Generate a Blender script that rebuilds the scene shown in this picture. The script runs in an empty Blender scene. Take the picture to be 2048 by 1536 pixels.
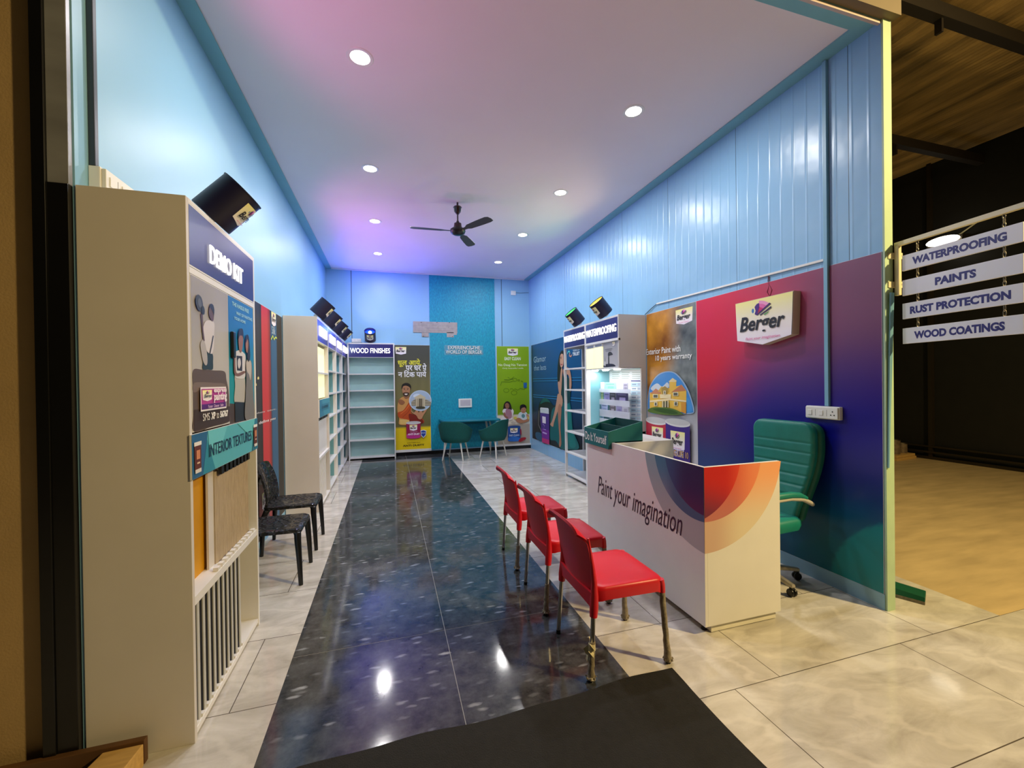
import bpy, math, random
from mathutils import Matrix, Vector, noise
random.seed(7)
scene = bpy.context.scene
COL = scene.collection
PI = math.pi
# ------------------------------------------------------------------ camera
F_PX, YAW, PITCH, ROLL, EYE = 826.8, 0.2879, -0.00586, -0.01323, 1.55
def cam_axes():
    r = Vector((math.cos(YAW), -math.sin(YAW), 0)); f = Vector((math.sin(YAW), math.cos(YAW), 0)); u = Vector((0, 0, 1))
    f, u = f * math.cos(PITCH) + u * math.sin(PITCH), u * math.cos(PITCH) - f * math.sin(PITCH)
    r, u = r * math.cos(ROLL) + u * math.sin(ROLL), u * math.cos(ROLL) - r * math.sin(ROLL)
    return r, u, f
CR, CU, CF = cam_axes()
cam_data = bpy.data.cameras.new('camera')
cam_data.sensor_width = 36.0
cam_data.lens = F_PX / 2048 * 36
cam_data.clip_start = 0.02
cam = bpy.data.objects.new('camera', cam_data)
cam.matrix_world = Matrix(((CR.x, CU.x, -CF.x, 0), (CR.y, CU.y, -CF.y, 0), (CR.z, CU.z, -CF.z, EYE), (0, 0, 0, 1)))
COL.objects.link(cam)
scene.camera = cam
# ------------------------------------------------------------------ world, exposure, large lights
scene.view_settings.view_transform = 'Standard'
scene.view_settings.look = 'None'
scene.view_settings.exposure = 0.14
scene.view_settings.gamma = 1.0
scene.cycles.use_denoising = True
scene.cycles.max_bounces = 8
scene.cycles.sample_clamp_indirect = 6.0
world = bpy.data.worlds.new('world'); scene.world = world
world.use_nodes = True
world.node_tree.nodes['Background'].inputs[0].default_value = (1.0, 0.8, 0.5, 1)
world.node_tree.nodes['Background'].inputs[1].default_value = 0.012
DOWN_W, WARM_W, FLOOD_W = 19.0, 400.0, 62.0
def lamp(name, kind, loc, target, power, color, size=0.2, parent=None, angle=90, blend=0.5, shape='DISK', size_y=None):
    d = bpy.data.lights.new(name, kind); d.energy = power; d.color = color
    if kind == 'AREA':
        d.shape = shape; d.size = size
        if size_y: d.size_y = size_y
    elif kind == 'SPOT':
        d.spot_size = math.radians(angle); d.spot_blend = blend; d.shadow_soft_size = size
    else:
        d.shadow_soft_size = size
    o = bpy.data.objects.new(name, d); COL.objects.link(o)
    o.location = loc
    if target is not None:
        o.rotation_euler = (Vector(target) - Vector(loc)).to_track_quat('-Z', 'Y').to_euler()
    if parent is not None: o.parent = parent
    return o
# the yellow yard lamps behind the camera, outside the shop front
lamp('yard_lamp_light', 'AREA', (5.3, -1.3, 4.6), (2.4, 1.8, 0.0), WARM_W, (1.0, 0.74, 0.33), 0.3)
# ------------------------------------------------------------------ colour and material helpers
def lin(c):
    return tuple((v / 12.92) if v <= 0.04045 else ((v + 0.055) / 1.055) ** 2.4 for v in [x / 255 for x in c])
def mix(a, b, t):
    t = max(0.0, min(1.0, t)); return tuple(x + (y - x) * t for x, y in zip(a, b))
def ss(a, b, x):
    t = max(0.0, min(1.0, (x - a) / (b - a))); return t * t * (3 - 2 * t)
def new_mat(name):
    m = bpy.data.materials.new(name); m.use_nodes = True
    nt = m.node_tree; b = nt.nodes['Principled BSDF']
    return m, nt, b
def mat(name, c, rough=0.5, metal=0.0, var=0.05, vscale=6.0, bump=0.0, bscale=60.0, coat=0.0, spec=0.5, emit=0.0, alpha=1.0, stretch=(1, 1, 1)):
    m, nt, b = new_mat(name); N = nt.nodes; L = nt.links
    lc = lin(c)
    tc = N.new('ShaderNodeTexCoord'); mp = N.new('ShaderNodeMapping'); mp.inputs['Scale'].default_value = stretch
    L.new(tc.outputs['Object'], mp.inputs[0])
    nz = N.new('ShaderNodeTexNoise'); nz.inputs['Scale'].default_value = vscale; nz.inputs['Detail'].default_value = 4
    L.new(mp.outputs[0], nz.inputs['Vector'])
    rp = N.new('ShaderNodeValToRGB')
    rp.color_ramp.elements[0].position = 0.3; rp.color_ramp.elements[1].position = 0.7
    rp.color_ramp.elements[0].color = tuple(v * (1 - var) for v in lc) + (1,)
    rp.color_ramp.elements[1].color = tuple(min(1, v * (1 + var)) for v in lc) + (1,)
    L.new(nz.outputs[0], rp.inputs[0]); L.new(rp.outputs[0], b.inputs['Base Color'])
    b.inputs['Roughness'].default_value = rough; b.inputs['Metallic'].default_value = metal
    b.inputs['Coat Weight'].default_value = coat; b.inputs['Coat Roughness'].default_value = 0.08
    b.inputs['Specular IOR Level'].default_value = spec
    if bump:
        n2 = N.new('ShaderNodeTexNoise'); n2.inputs['Scale'].default_value = bscale; n2.inputs['Detail'].default_value = 5
        L.new(mp.outputs[0], n2.inputs['Vector'])
        bp = N.new('ShaderNodeBump'); bp.inputs['Strength'].default_value = bump; bp.inputs['Distance'].default_value = 0.01
        L.new(n2.outputs[0], bp.inputs['Height']); L.new(bp.outputs[0], b.inputs['Normal'])
    if emit:
        b.inputs['Emission Color'].default_value = lc + (1,); b.inputs['Emission Strength'].default_value = emit
    if alpha < 1: b.inputs['Alpha'].default_value = alpha
    return m
def attr_mat(name, rough=0.4, emit=0.0, coat=0.0):
    m, nt, b = new_mat(name); N = nt.nodes; L = nt.links
    a = N.new('ShaderNodeVertexColor'); a.layer_name = 'Col'
    L.new(a.outputs[0], b.inputs['Base Color'])
    b.inputs['Roughness'].default_value = rough; b.inputs['Coat Weight'].default_value = coat
    if emit:
        L.new(a.outputs[0], b.inputs['Emission Color']); b.inputs['Emission Strength'].default_value = emit
    return m
def glow_mat(name, c, s):
    m, nt, b = new_mat(name)
    b.inputs['Base Color'].default_value = lin(c) + (1,)
    b.inputs['Emission Color'].default_value = lin(c) + (1,); b.inputs['Emission Strength'].default_value = s
    return m
M = {}
M['white'] = mat('white_laminate', (226, 225, 224), 0.35, var=0.02)
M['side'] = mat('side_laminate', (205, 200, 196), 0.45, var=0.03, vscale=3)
M['aqua'] = mat('aqua_back_panel', (182, 222, 224), 0.3, var=0.04)
M['black'] = mat('black_plastic', (14, 14, 15), 0.3, var=0.1)
M['print'] = attr_mat('printed_film', 0.42)
M['print_gloss'] = attr_mat('printed_gloss_film', 0.3)
M['glow_white'] = glow_mat('lit_letters', (255, 253, 240), 1.7)
M['glow_cream'] = glow_mat('lit_cream_panel', (246, 241, 190), 0.62)
M['glow_lamp'] = glow_mat('lamp_disc', (255, 250, 238), 14.0)
M['chrome'] = mat('chrome', (200, 198, 192), 0.18, 1.0, var=0.03)
M['steel'] = mat('brushed_steel', (165, 160, 150), 0.35, 1.0, var=0.08)
M['red'] = mat('red_plastic', (200, 16, 36), 0.38, var=0.02, bump=0.03, bscale=400)
M['tape'] = mat('old_plastic_wrap', (138, 128, 110), 0.45, var=0.25, vscale=40, bump=0.6, bscale=50)
M['socket'] = mat('white_switch_plastic', (232, 232, 226), 0.35, var=0.01)
M['conduit'] = mat('painted_conduit', (128, 180, 205), 0.4, var=0.03)
M['dark_conduit'] = mat('dark_conduit', (52, 62, 76), 0.4, var=0.05)
M['cable'] = mat('black_cable', (18, 18, 20), 0.5)
M['navy'] = mat('navy_can_shell', (22, 20, 52), 0.42, var=0.05)
M['teal_fabric'] = mat('dark_teal_fabric', (4, 86, 80), 0.85, var=0.15, vscale=60, bump=0.25, bscale=350)
M['teal_top'] = mat('teal_table_top', (10, 120, 140), 0.4, var=0.06)
M['green_box'] = mat('green_card_box', (6, 108, 112), 0.5, var=0.05)
M['green_in'] = mat('green_card_inside', (10, 70, 68), 0.6, var=0.05)
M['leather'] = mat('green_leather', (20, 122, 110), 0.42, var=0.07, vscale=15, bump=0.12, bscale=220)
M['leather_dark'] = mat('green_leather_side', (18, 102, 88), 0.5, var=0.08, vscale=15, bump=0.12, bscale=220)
M['white_wood'] = mat('white_painted_wood', (228, 224, 214), 0.45, var=0.03)
# ------------------------------------------------------------------ object helpers
def tag(o, label, cat=None, group=None, kind=None):
    if label: o['label'] = label
    if cat: o['category'] = cat
    if group: o['group'] = group
    if kind: o['kind'] = kind
    return o
def thing(name, label, cat, loc=(0, 0, 0), rz=0.0, group=None):
    o = bpy.data.objects.new(name, None); COL.objects.link(o)
    o.empty_display_size = 0.1
    o.location = loc; o.rotation_euler = (0, 0, rz)
    return tag(o, label, cat, group)
def dup(root, loc, rz, label, group=None):
    r = root.copy(); COL.objects.link(r); r.location = loc; r.rotation_euler = (0, 0, rz); r['label'] = label
    if group: r['group'] = group
    def rec(src, dst):
        for ch in list(src.children):
            c = ch.copy(); COL.objects.link(c); c.parent = dst
            rec(ch, c)
    rec(root, r)
    return r
class MB:
    def __init__(s): s.v = []; s.f = []; s.m = []; s.c = []
    def add(s, vs, fs, m=0, col=None):
        o = len(s.v); s.v += [tuple(p) for p in vs]
        for f in fs: s.f.append(tuple(i + o for i in f)); s.m.append(m); s.c.append(col)
        return s
    def box(s, x0, x1, y0, y1, z0, z1, m=0, col=None):
        vs = [(x0, y0, z0), (x1, y0, z0), (x1, y1, z0), (x0, y1, z0), (x0, y0, z1), (x1, y0, z1), (x1, y1, z1), (x0, y1, z1)]
        return s.add(vs, [(0, 3, 2, 1), (4, 5, 6, 7), (0, 1, 5, 4), (1, 2, 6, 5), (2, 3, 7, 6), (3, 0, 4, 7)], m, col)
    def hexa(s, lo, hi, m=0, col=None):
        return s.add(list(lo) + list(hi), [(0, 3, 2, 1), (4, 5, 6, 7), (0, 1, 5, 4), (1, 2, 6, 5), (2, 3, 7, 6), (3, 0, 4, 7)], m, col)
    def loft(s, loops, m=0, cap0=True, cap1=True, closed=True):
        n = len(loops[0]); vs = [p for l in loops for p in l]; fs = []
        for k in range(len(loops) - 1):
            for i in range(n if closed else n - 1):
                j = (i + 1) % n
                fs.append((k * n + i, k * n + j, (k + 1) * n + j, (k + 1) * n + i))
        if cap0: fs.append(tuple(reversed(range(n))))
        if cap1: fs.append(tuple((len(loops) - 1) * n + i for i in range(n)))
        return s.add(vs, fs, m)
    def tube(s, path, r, n=10, m=0, cap=True):
        path = [Vector(p) for p in path]; rs = r if isinstance(r, (list, tuple)) else [r] * len(path)
        loops = []; prev = None
        for i, p in enumerate(path):
            t = (path[min(i + 1, len(path) - 1)] - path[max(i - 1, 0)]).normalized()
            if prev is None:
                a = Vector((0, 0, 1)) if abs(t.z) < 0.9 else Vector((1, 0, 0))
                u = t.cross(a).normalized()
            else:
                u = (prev - t * prev.dot(t)).normalized()
            prev = u; w = t.cross(u)
            loops.append([p + (u * math.cos(2 * PI * k / n) + w * math.sin(2 * PI * k / n)) * rs[i] for k in range(n)])
        return s.loft(loops, m, cap, cap)
    def lathe(s, prof, n=24, m=0, mtx=None, cap0=True, cap1=True):
        loops = [[Vector((r * math.cos(2 * PI * k / n), r * math.sin(2 * PI * k / n), z)) for k in range(n)] for r, z in prof]
        if mtx is not None: loops = [[mtx @ p for p in l] for l in loops]
        return s.loft(loops, m, cap0, cap1)
    def prism(s, pts, d0, d1, axis='y', m=0):
        if axis == 'y': lo = [(p[0], d0, p[1]) for p in pts]; hi = [(p[0], d1, p[1]) for p in pts]
        elif axis == 'x': lo = [(d0, p[0], p[1]) for p in pts]; hi = [(d1, p[0], p[1]) for p in pts]
        else: lo = [(p[0], p[1], d0) for p in pts]; hi = [(p[0], p[1], d1) for p in pts]
        return s.loft([lo, hi], m)
    def sheet(s, fn, nu, nv, thick, m=0):
        # closed shell: fn(u,v) -> point, thickness added along the numeric normal
        P = [[Vector(fn(i / nu, j / nv)) for i in range(nu + 1)] for j in range(nv + 1)]
        Q = []
        for j in range(nv + 1):
            row = []
            for i in range(nu + 1):
                du = P[j][min(i + 1, nu)] - P[j][max(i - 1, 0)]; dv = P[min(j + 1, nv)][i] - P[max(j - 1, 0)][i]
                nn = du.cross(dv)
                nn = nn.normalized() if nn.length > 1e-9 else Vector((0, 0, 1))
                t = thick(i / nu, j / nv) if callable(thick) else thick
                row.append(P[j][i] - nn * t)
            Q.append(row)
        W = nu + 1; vs = [p for r in P for p in r] + [p for r in Q for p in r]; o = W * (nv + 1); fs = []
        for j in range(nv):
            for i in range(nu):
                a = j * W + i
                fs.append((a, a + 1, a + 1 + W, a + W)); fs.append((o + a, o + a + W, o + a + 1 + W, o + a + 1))
        for i in range(nu):
            fs.append((i + 1, i, o + i, o + i + 1)); a = nv * W + i; fs.append((a, a + 1, o + a + 1, o + a))
        for j in range(nv):
            a = j * W; fs.append((a, a + W, o + a + W, o + a)); b = a + nu; fs.append((b + W, b, o + b, o + b + W))
        return s.add(vs, fs, m)
    def build(s, name, mats, parent=None, smooth=None, bevel=0.0, seg=2, subsurf=0, loc=None, rz=None, label=None):
        me = bpy.data.meshes.new(name)
        me.from_pydata(s.v, [], s.f)
        if not isinstance(mats, (list, tuple)): mats = [mats]
        for mm in mats: me.materials.append(M[mm] if isinstance(mm, str) else mm)
        me.polygons.foreach_set('material_index', s.m)
        if any(c is not None for c in s.c):
            at = me.color_attributes.new('Col', 'FLOAT_COLOR', 'CORNER')
            data = []
            for p, c in zip(me.polygons, s.c):
                cc = c if c is not None else (0.5, 0.5, 0.5)
                if isinstance(cc[0], (tuple, list)):
                    for q in cc: data += list(q) + [1.0]
                else:
                    data += (list(cc) + [1.0]) * p.loop_total
            at.data.foreach_set('color', data)
        me.update()
        if smooth is not None:
            me.polygons.foreach_set('use_smooth', [True] * len(me.polygons))
            me.set_sharp_from_angle(angle=math.radians(smooth))
        o = bpy.data.objects.new(name, me); COL.objects.link(o)
        if parent is not None: o.parent = parent
        if loc is not None: o.location = loc
        if rz is not None: o.rotation_euler = (0, 0, rz)
        if bevel:
            b = o.modifiers.new('bevel', 'BEVEL'); b.width = bevel; b.segments = seg; b.limit_method = 'ANGLE'; b.angle_limit = math.radians(40)
        if subsurf:
            q = o.modifiers.new('subsurf', 'SUBSURF'); q.levels = subsurf; q.render_levels = subsurf
        if label: o['label'] = label
        return o
def bx(name, m, x0, x1, y0, y1, z0, z1, parent=None, bevel=0.0, **k):
    return MB().box(x0, x1, y0, y1, z0, z1).build(name, m, parent, bevel=bevel, **k)
def structure(o, label=None):
    o['kind'] = 'structure'
    if label: o['label'] = label
    return o
def rr(w, d, r, n=5, z=0.0, cx=0.0, cy=0.0, zf=None):
    # rounded rectangle loop in xy
    pts = []
    for qx, qy, a0 in ((1, 1, 0), (-1, 1, 90), (-1, -1, 180), (1, -1, 270)):
        for k in range(n + 1):
            a = math.radians(a0 + 90 * k / n)
            x = cx + qx * (w / 2 - r) + r * math.cos(a); y = cy + qy * (d / 2 - r) + r * math.sin(a)
            pts.append(Vector((x, y, zf(x, y) if zf else z)))
    return pts
# ------------------------------------------------------------------ lettering
_tc = {}
def text_geo(s, bold=0.0, shear=0.0, space=1.0, line=1.0, align='LEFT'):
    key = (s, bold, shear, space, line, align)
    if key not in _tc:
        cu = bpy.data.curves.new('lettering', 'FONT'); cu.body = s; cu.size = 1.0; cu.offset = bold; cu.shear = shear
        cu.space_character = space; cu.space_line = line; cu.align_x = align; cu.resolution_u = 3
        ob = bpy.data.objects.new('lettering', cu)
        me = bpy.data.meshes.new_from_object(ob)
        vs = [v.co.copy() for v in me.vertices]; fs = [tuple(p.vertices) for p in me.polygons]
        bpy.data.objects.remove(ob); bpy.data.curves.remove(cu); bpy.data.meshes.remove(me)
        _tc[key] = (vs, fs)
    return _tc[key]
def catmull(pts, n=6):
    out = []; m = len(pts)
    for i in range(m):
        p0, p1, p2, p3 = (Vector(pts[(i + k - 1) % m][:2]) for k in range(4))
        for k in range(n):
            t = k / n
            out.append(tuple(0.5 * ((2 * p1) + (p2 - p0) * t + (2 * p0 - 5 * p1 + 4 * p2 - p3) * t * t + (3 * p1 - p0 - 3 * p2 + p3) * t ** 3)))
    return out
class Art:
    """flat printed artwork on the front (local -Y) face of a panel; each begin() starts one printed part"""
    STEP = 0.0005
    def __init__(s, root, y0, px=None, mat='print'):
        s.root = root; s.y = y0 - 0.0006; s.px = px; s.mat = mat; s.mb = None
    def begin(s, name, label=None, parent=None, mat=None):
        s.end(); s.name = name; s.mb = MB(); s.label = label; s.par = parent or s.root; s.m2 = mat or s.mat; return s
    def end(s):
        if s.mb is not None and s.mb.f:
            s.last = s.mb.build(s.name, s.m2, s.par, label=s.label)
        s.mb = None; return s
    def P(s, p): return s.px(*p) if s.px else p
    def poly(s, pts, c, raw=False):
        q = [p if raw else s.P(p) for p in pts]
        area = sum(q[i][0] * q[(i + 1) % len(q)][1] - q[(i + 1) % len(q)][0] * q[i][1] for i in range(len(q)))
        if area < 0: q = q[::-1]
        if not isinstance(c[0], (tuple, list)): c = lin(c)
        from mathutils.geometry import tessellate_polygon
        tris = tessellate_polygon([[Vector((p[0], p[1], 0)) for p in q]])
        s.mb.add([(p[0], s.y, p[1]) for p in q], [tuple(t) for t in tris], 0, c); s._fix(len(tris)); s.y -= s.STEP
        return s
    def _fix(s, n):
        for k in range(len(s.mb.f) - n, len(s.mb.f)):
            a, b, c = (Vector(s.mb.v[i]) for i in s.mb.f[k][:3])
            if (b - a).cross(c - a).y > 0:
                s.mb.f[k] = tuple(reversed(s.mb.f[k]))
                if s.mb.c[k] is not None and isinstance(s.mb.c[k][0], (tuple, list)): s.mb.c[k] = s.mb.c[k][::-1]
    def blob(s, pts, c, n=5): return s.poly(catmull([s.P(p) for p in pts], n), c, True)
    def ell(s, cx, cy, rx, ry, c, n=20, rot=0.0):
        pts = []
        for k in range(n):
            a = 2 * PI * k / n; x = rx * math.cos(a); y = ry * math.sin(a)
            pts.append((cx + x * math.cos(rot) - y * math.sin(rot), cy + x * math.sin(rot) + y * math.cos(rot)))
        return s.poly(pts, c)
    def rect(s, u0, u1, z0, z1, c): return s.poly([(u0, z0), (u1, z0), (u1, z1), (u0, z1)], c, True)
    def grid(s, u0, u1, z0, z1, fn, nu=40, nv=60):
        # painted gradient, fn(a,b) with a,b in 0..1 (b upwards) returns linear rgb
        for j in range(nv):
            for i in range(nu):
                ua, ub = u0 + (u1 - u0) * i / nu, u0 + (u1 - u0) * (i + 1) / nu
                za, zb = z0 + (z1 - z0) * j / nv, z0 + (z1 - z0) * (j + 1) / nv
                cs = [fn(i / nu, j / nv), fn((i + 1) / nu, j / nv), fn((i + 1) / nu, (j + 1) / nv), fn(i / nu, (j + 1) / nv)]
                s.mb.add([(ua, s.y, za), (ub, s.y, za), (ub, s.y, zb), (ua, s.y, zb)], [(0, 1, 2, 3)], 0, cs)
        s.y -= s.STEP; return s
    def stroke(s, pts, w, c, raw=False):
        q = [Vector(p if raw else s.P(p)) for p in pts]; L = []; R = []
        for i, p in enumerate(q):
            t = (q[min(i + 1, len(q) - 1)] - q[max(i - 1, 0)]); n = Vector((-t.y, t.x)).normalized() * w / 2
            L.append(p + n); R.append(p - n)
        c = lin(c); k = len(q)
        s.mb.add([(p.x, s.y, p.y) for p in L + R], [(i, k + i, k + i + 1, i + 1) for i in range(k - 1)], 0, c); s._fix(k - 1)
        s.y -= s.STEP; return s
    def text(s, body, u0, u1, z0, z1, c, bold=0.01, shear=0.0, space=1.0, align='LEFT', line=1.0, slant=0.0, depth=0.0):
        vs, fs = text_geo(body, bold, shear, space, line, align)
        if not vs: return s
        xa = min(v.x for v in vs); xb = max(v.x for v in vs); ya = min(v.y for v in vs); yb = max(v.y for v in vs)
        kx = (u1 - u0) / (xb - xa); ky = (z1 - z0) / (yb - ya)
        P = [(u0 + (v.x - xa) * kx, s.y, z0 + (v.y - ya) * ky + slant * (v.x - xa) * kx) for v in vs]
        s.mb.add(P, fs, 0, lin(c)); s._fix(len(fs)); s.y -= s.STEP
        return s
    def ptext(s, body, bl, tr, c, **k):
        a = s.P(bl); b = s.P(tr); return s.text(body, a[0], b[0], a[1], b[1], c, **k)
    def logo(s, u0, u1, z0, z1, tagline=True, plate=True):
        f = lambda a, b: (u0 + (u1 - u0) * a, z1 - (z1 - z0) * b)
        pl = lambda pts, c: s.poly([f(*p) for p in pts], c, True)
        if plate:
            top, bot = lin((250, 243, 150)), lin((246, 238, 248))
            q = [f(0, 0), f(1, 0), f(0.985, 0.5), f(0.97, 0.86), f(0.5, 1), f(0.03, 0.86), f(0.015, 0.5)]
            cs = [top, top, mix(top, bot, 0.75), bot, bot, bot, mix(top, bot, 0.75)]
            fr = [(0, 6, 2, 1), (6, 5, 3, 2), (5, 4, 3)]
            for t in fr:
                s.mb.add([(q[i][0], s.y, q[i][1]) for i in t], [tuple(range(len(t)))], 0, [cs[i] for i in t]); s._fix(1)
            s.y -= s.STEP
        plate_pl = pl
        pl = lambda pts, c: plate_pl([(p[0], 0.09 + (p[1] - 0.185) * 0.79) for p in pts], c)
        el = [(0.335 + 0.022 * math.cos(2 * PI * k / 14), 0.37 + 0.065 * math.sin(2 * PI * k / 14)) for k in range(14)]
        pl(el, (60, 120, 190))
        def fan(r, c):
            pts = [(0.42, 0.485)] + [(0.42 + r * 0.98 * math.cos(math.radians(a)), 0.485 - r * 1.35 * math.sin(math.radians(a))) for a in range(42, 90, 6)]
            pl(pts, c)
        fan(0.27, (240, 160, 205)); fan(0.21, (226, 105, 175)); fan(0.14, (205, 40, 110)); fan(0.08, (180, 25, 60))
        pl([(0.37, 0.27), (0.41, 0.2), (0.45, 0.185), (0.452, 0.30), (0.435, 0.40), (0.42, 0.49), (0.40, 0.51), (0.37, 0.47), (0.388, 0.38)], (75, 25, 130))
        pl([(0.632, 0.235), (0.658, 0.27), (0.42, 0.52), (0.40, 0.50)], (60, 25, 95))
        pl([(0.662, 0.33), (0.662, 0.385), (0.475, 0.54), (0.462, 0.515)], (45, 30, 70))
        pl([(0.632, 0.455), (0.605, 0.50), (0.545, 0.545), (0.535, 0.52)], (40, 140, 70))
        a = f(0.09, 0.775); b = f(0.88, 0.345); s.text('Berger', a[0], b[0], a[1], b[1], (26, 24, 28), bold=0.022, shear=0.22)
        if tagline:
            a = f(0.20, 0.895); b = f(0.80, 0.815); s.text('Paint your imagination', a[0], b[0], a[1], b[1], (214, 60, 140), bold=0.0, shear=0.2)
        return s
def ray(x, y):
    return CR * ((x - 1024) / F_PX) - CU * ((y - 768) / F_PX) + CF
def on_plane(x, y, axis, val):
    d = ray(x, y); o = Vector((0, 0, EYE)); t = (val - o[axis]) / d[axis]; return o + d * t
def plane_map(root_loc, rz, axis, val, crop=None):
    """photo pixel -> (u, z) in the local frame of a panel lying in a wall plane"""
    c, s_ = math.cos(rz), math.sin(rz)
    def f(x, y):
        if crop: x = x / crop[2] + crop[0]; y = y / crop[2] + crop[1]
        p = on_plane(x, y, axis, val)
        dx, dy = p.x - root_loc[0], p.y - root_loc[1]
        return (dx * c + dy * s_, p.z - root_loc[2])
    return f
# ================================================================== SETTING
WX0, WX1, WY0, WY1, CZ = -1.21, 3.13, 1.92, 9.10, 3.90
STRIP0, STRIP1, TILE_Y = -0.55, 1.18, 1.66
def tile_mat():
    m, nt, b = new_mat('marble_tile'); N = nt.nodes; L = nt.links
    tc = N.new('ShaderNodeTexCoord')
    mp = N.new('ShaderNodeMapping'); mp.inputs['Location'].default_value = (-1.63, -0.48, 0); L.new(tc.outputs['Object'], mp.inputs[0])
    br = N.new('ShaderNodeTexBrick'); br.offset = 0.756; br.offset_frequency = 2; br.squash = 1.0
    br.inputs['Scale'].default_value = 1.0; br.inputs['Brick Width'].default_value = 1.19; br.inputs['Row Height'].default_value = 0.59
    br.inputs['Mortar Size'].default_value = 0.0026; br.inputs['Mortar Smooth'].default_value = 0.3; br.inputs['Bias'].default_value = 0.0
    br.inputs['Color1'].default_value = (0.40, 0.40, 0.40, 1); br.inputs['Color2'].default_value = (0.62, 0.62, 0.62, 1); br.inputs['Mortar'].default_value = (0, 0, 0, 1)
    L.new(mp.outputs[0], br.inputs['Vector'])
    # soft clouding
    m2 = N.new('ShaderNodeMapping'); m2.inputs['Scale'].default_value = (1.0, 2.2, 1); m2.inputs['Rotation'].default_value = (0, 0, 0.35); L.new(tc.outputs['Object'], m2.inputs[0])
    n1 = N.new('ShaderNodeTexNoise'); n1.inputs['Scale'].default_value = 3.0; n1.inputs['Detail'].default_value = 7; n1.inputs['Roughness'].default_value = 0.62; n1.inputs['Distortion'].default_value = 0.6
    L.new(m2.outputs[0], n1.inputs['Vector'])
    r1 = N.new('ShaderNodeValToRGB'); e = r1.color_ramp.elements
    e[0].position = 0.30; e[0].color = lin((176, 171, 163)) + (1,); e[1].position = 0.70; e[1].color = lin((218, 215, 209)) + (1,)
    L.new(n1.outputs[0], r1.inputs[0])
    # fine pale veins
    w = N.new('ShaderNodeTexWave'); w.wave_type = 'BANDS'; w.bands_direction = 'DIAGONAL'; w.inputs['Scale'].default_value = 0.9; w.inputs['Distortion'].default_value = 9.0; w.inputs['Detail'].default_value = 5; w.inputs['Detail Scale'].default_value = 1.4
    L.new(m2.outputs[0], w.inputs['Vector'])
    rv = N.new('ShaderNodeValToRGB'); rv.color_ramp.elements[0].position = 0.90; rv.color_ramp.elements[0].color = (0, 0, 0, 1); rv.color_ramp.elements[1].position = 1.0; rv.color_ramp.elements[1].color = (0.28, 0.28, 0.28, 1)
    L.new(w.outputs['Fac'], rv.inputs[0])
    mv = N.new('ShaderNodeMixRGB'); mv.inputs[2].default_value = lin((236, 232, 224)) + (1,); L.new(rv.outputs[0], mv.inputs[0]); L.new(r1.outputs[0], mv.inputs[1])
    # tile to tile tone
    tone = N.new('ShaderNodeMixRGB'); tone.blend_type = 'MULTIPLY'; tone.inputs[0].default_value = 1.0
    tr = N.new('ShaderNodeValToRGB'); tr.color_ramp.elements[0].position = 0.40; tr.color_ramp.elements[0].color = (0.88, 0.87, 0.85, 1); tr.color_ramp.elements[1].position = 0.62; tr.color_ramp.elements[1].color = (1, 1, 1, 1)
    L.new(br.outputs['Color'], tr.inputs[0]); L.new(mv.outputs[0], tone.inputs[1]); L.new(tr.outputs[0], tone.inputs[2])
    jo = N.new('ShaderNodeMixRGB'); jo.inputs[2].default_value = lin((88, 80, 70)) + (1,); L.new(br.outputs['Fac'], jo.inputs[0]); L.new(tone.outputs[0], jo.inputs[1])
    L.new(jo.outputs[0], b.inputs['Base Color'])
    n3 = N.new('ShaderNodeTexNoise'); n3.inputs['Scale'].default_value = 5; L.new(tc.outputs['Object'], n3.inputs['Vector'])
    rr_ = N.new('ShaderNodeMapRange'); rr_.inputs[3].default_value = 0.06; rr_.inputs[4].default_value = 0.13; L.new(n3.outputs[0], rr_.inputs[0]); L.new(rr_.outputs[0], b.inputs['Roughness'])
    bp = N.new('ShaderNodeBump'); bp.invert = True; bp.inputs['Strength'].default_value = 0.3; bp.inputs['Distance'].default_value = 0.002; L.new(br.outputs['Fac'], bp.inputs['Height']); L.new(bp.outputs[0], b.inputs['Normal'])
    b.inputs['Specular IOR Level'].default_value = 0.4
    return m
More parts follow.
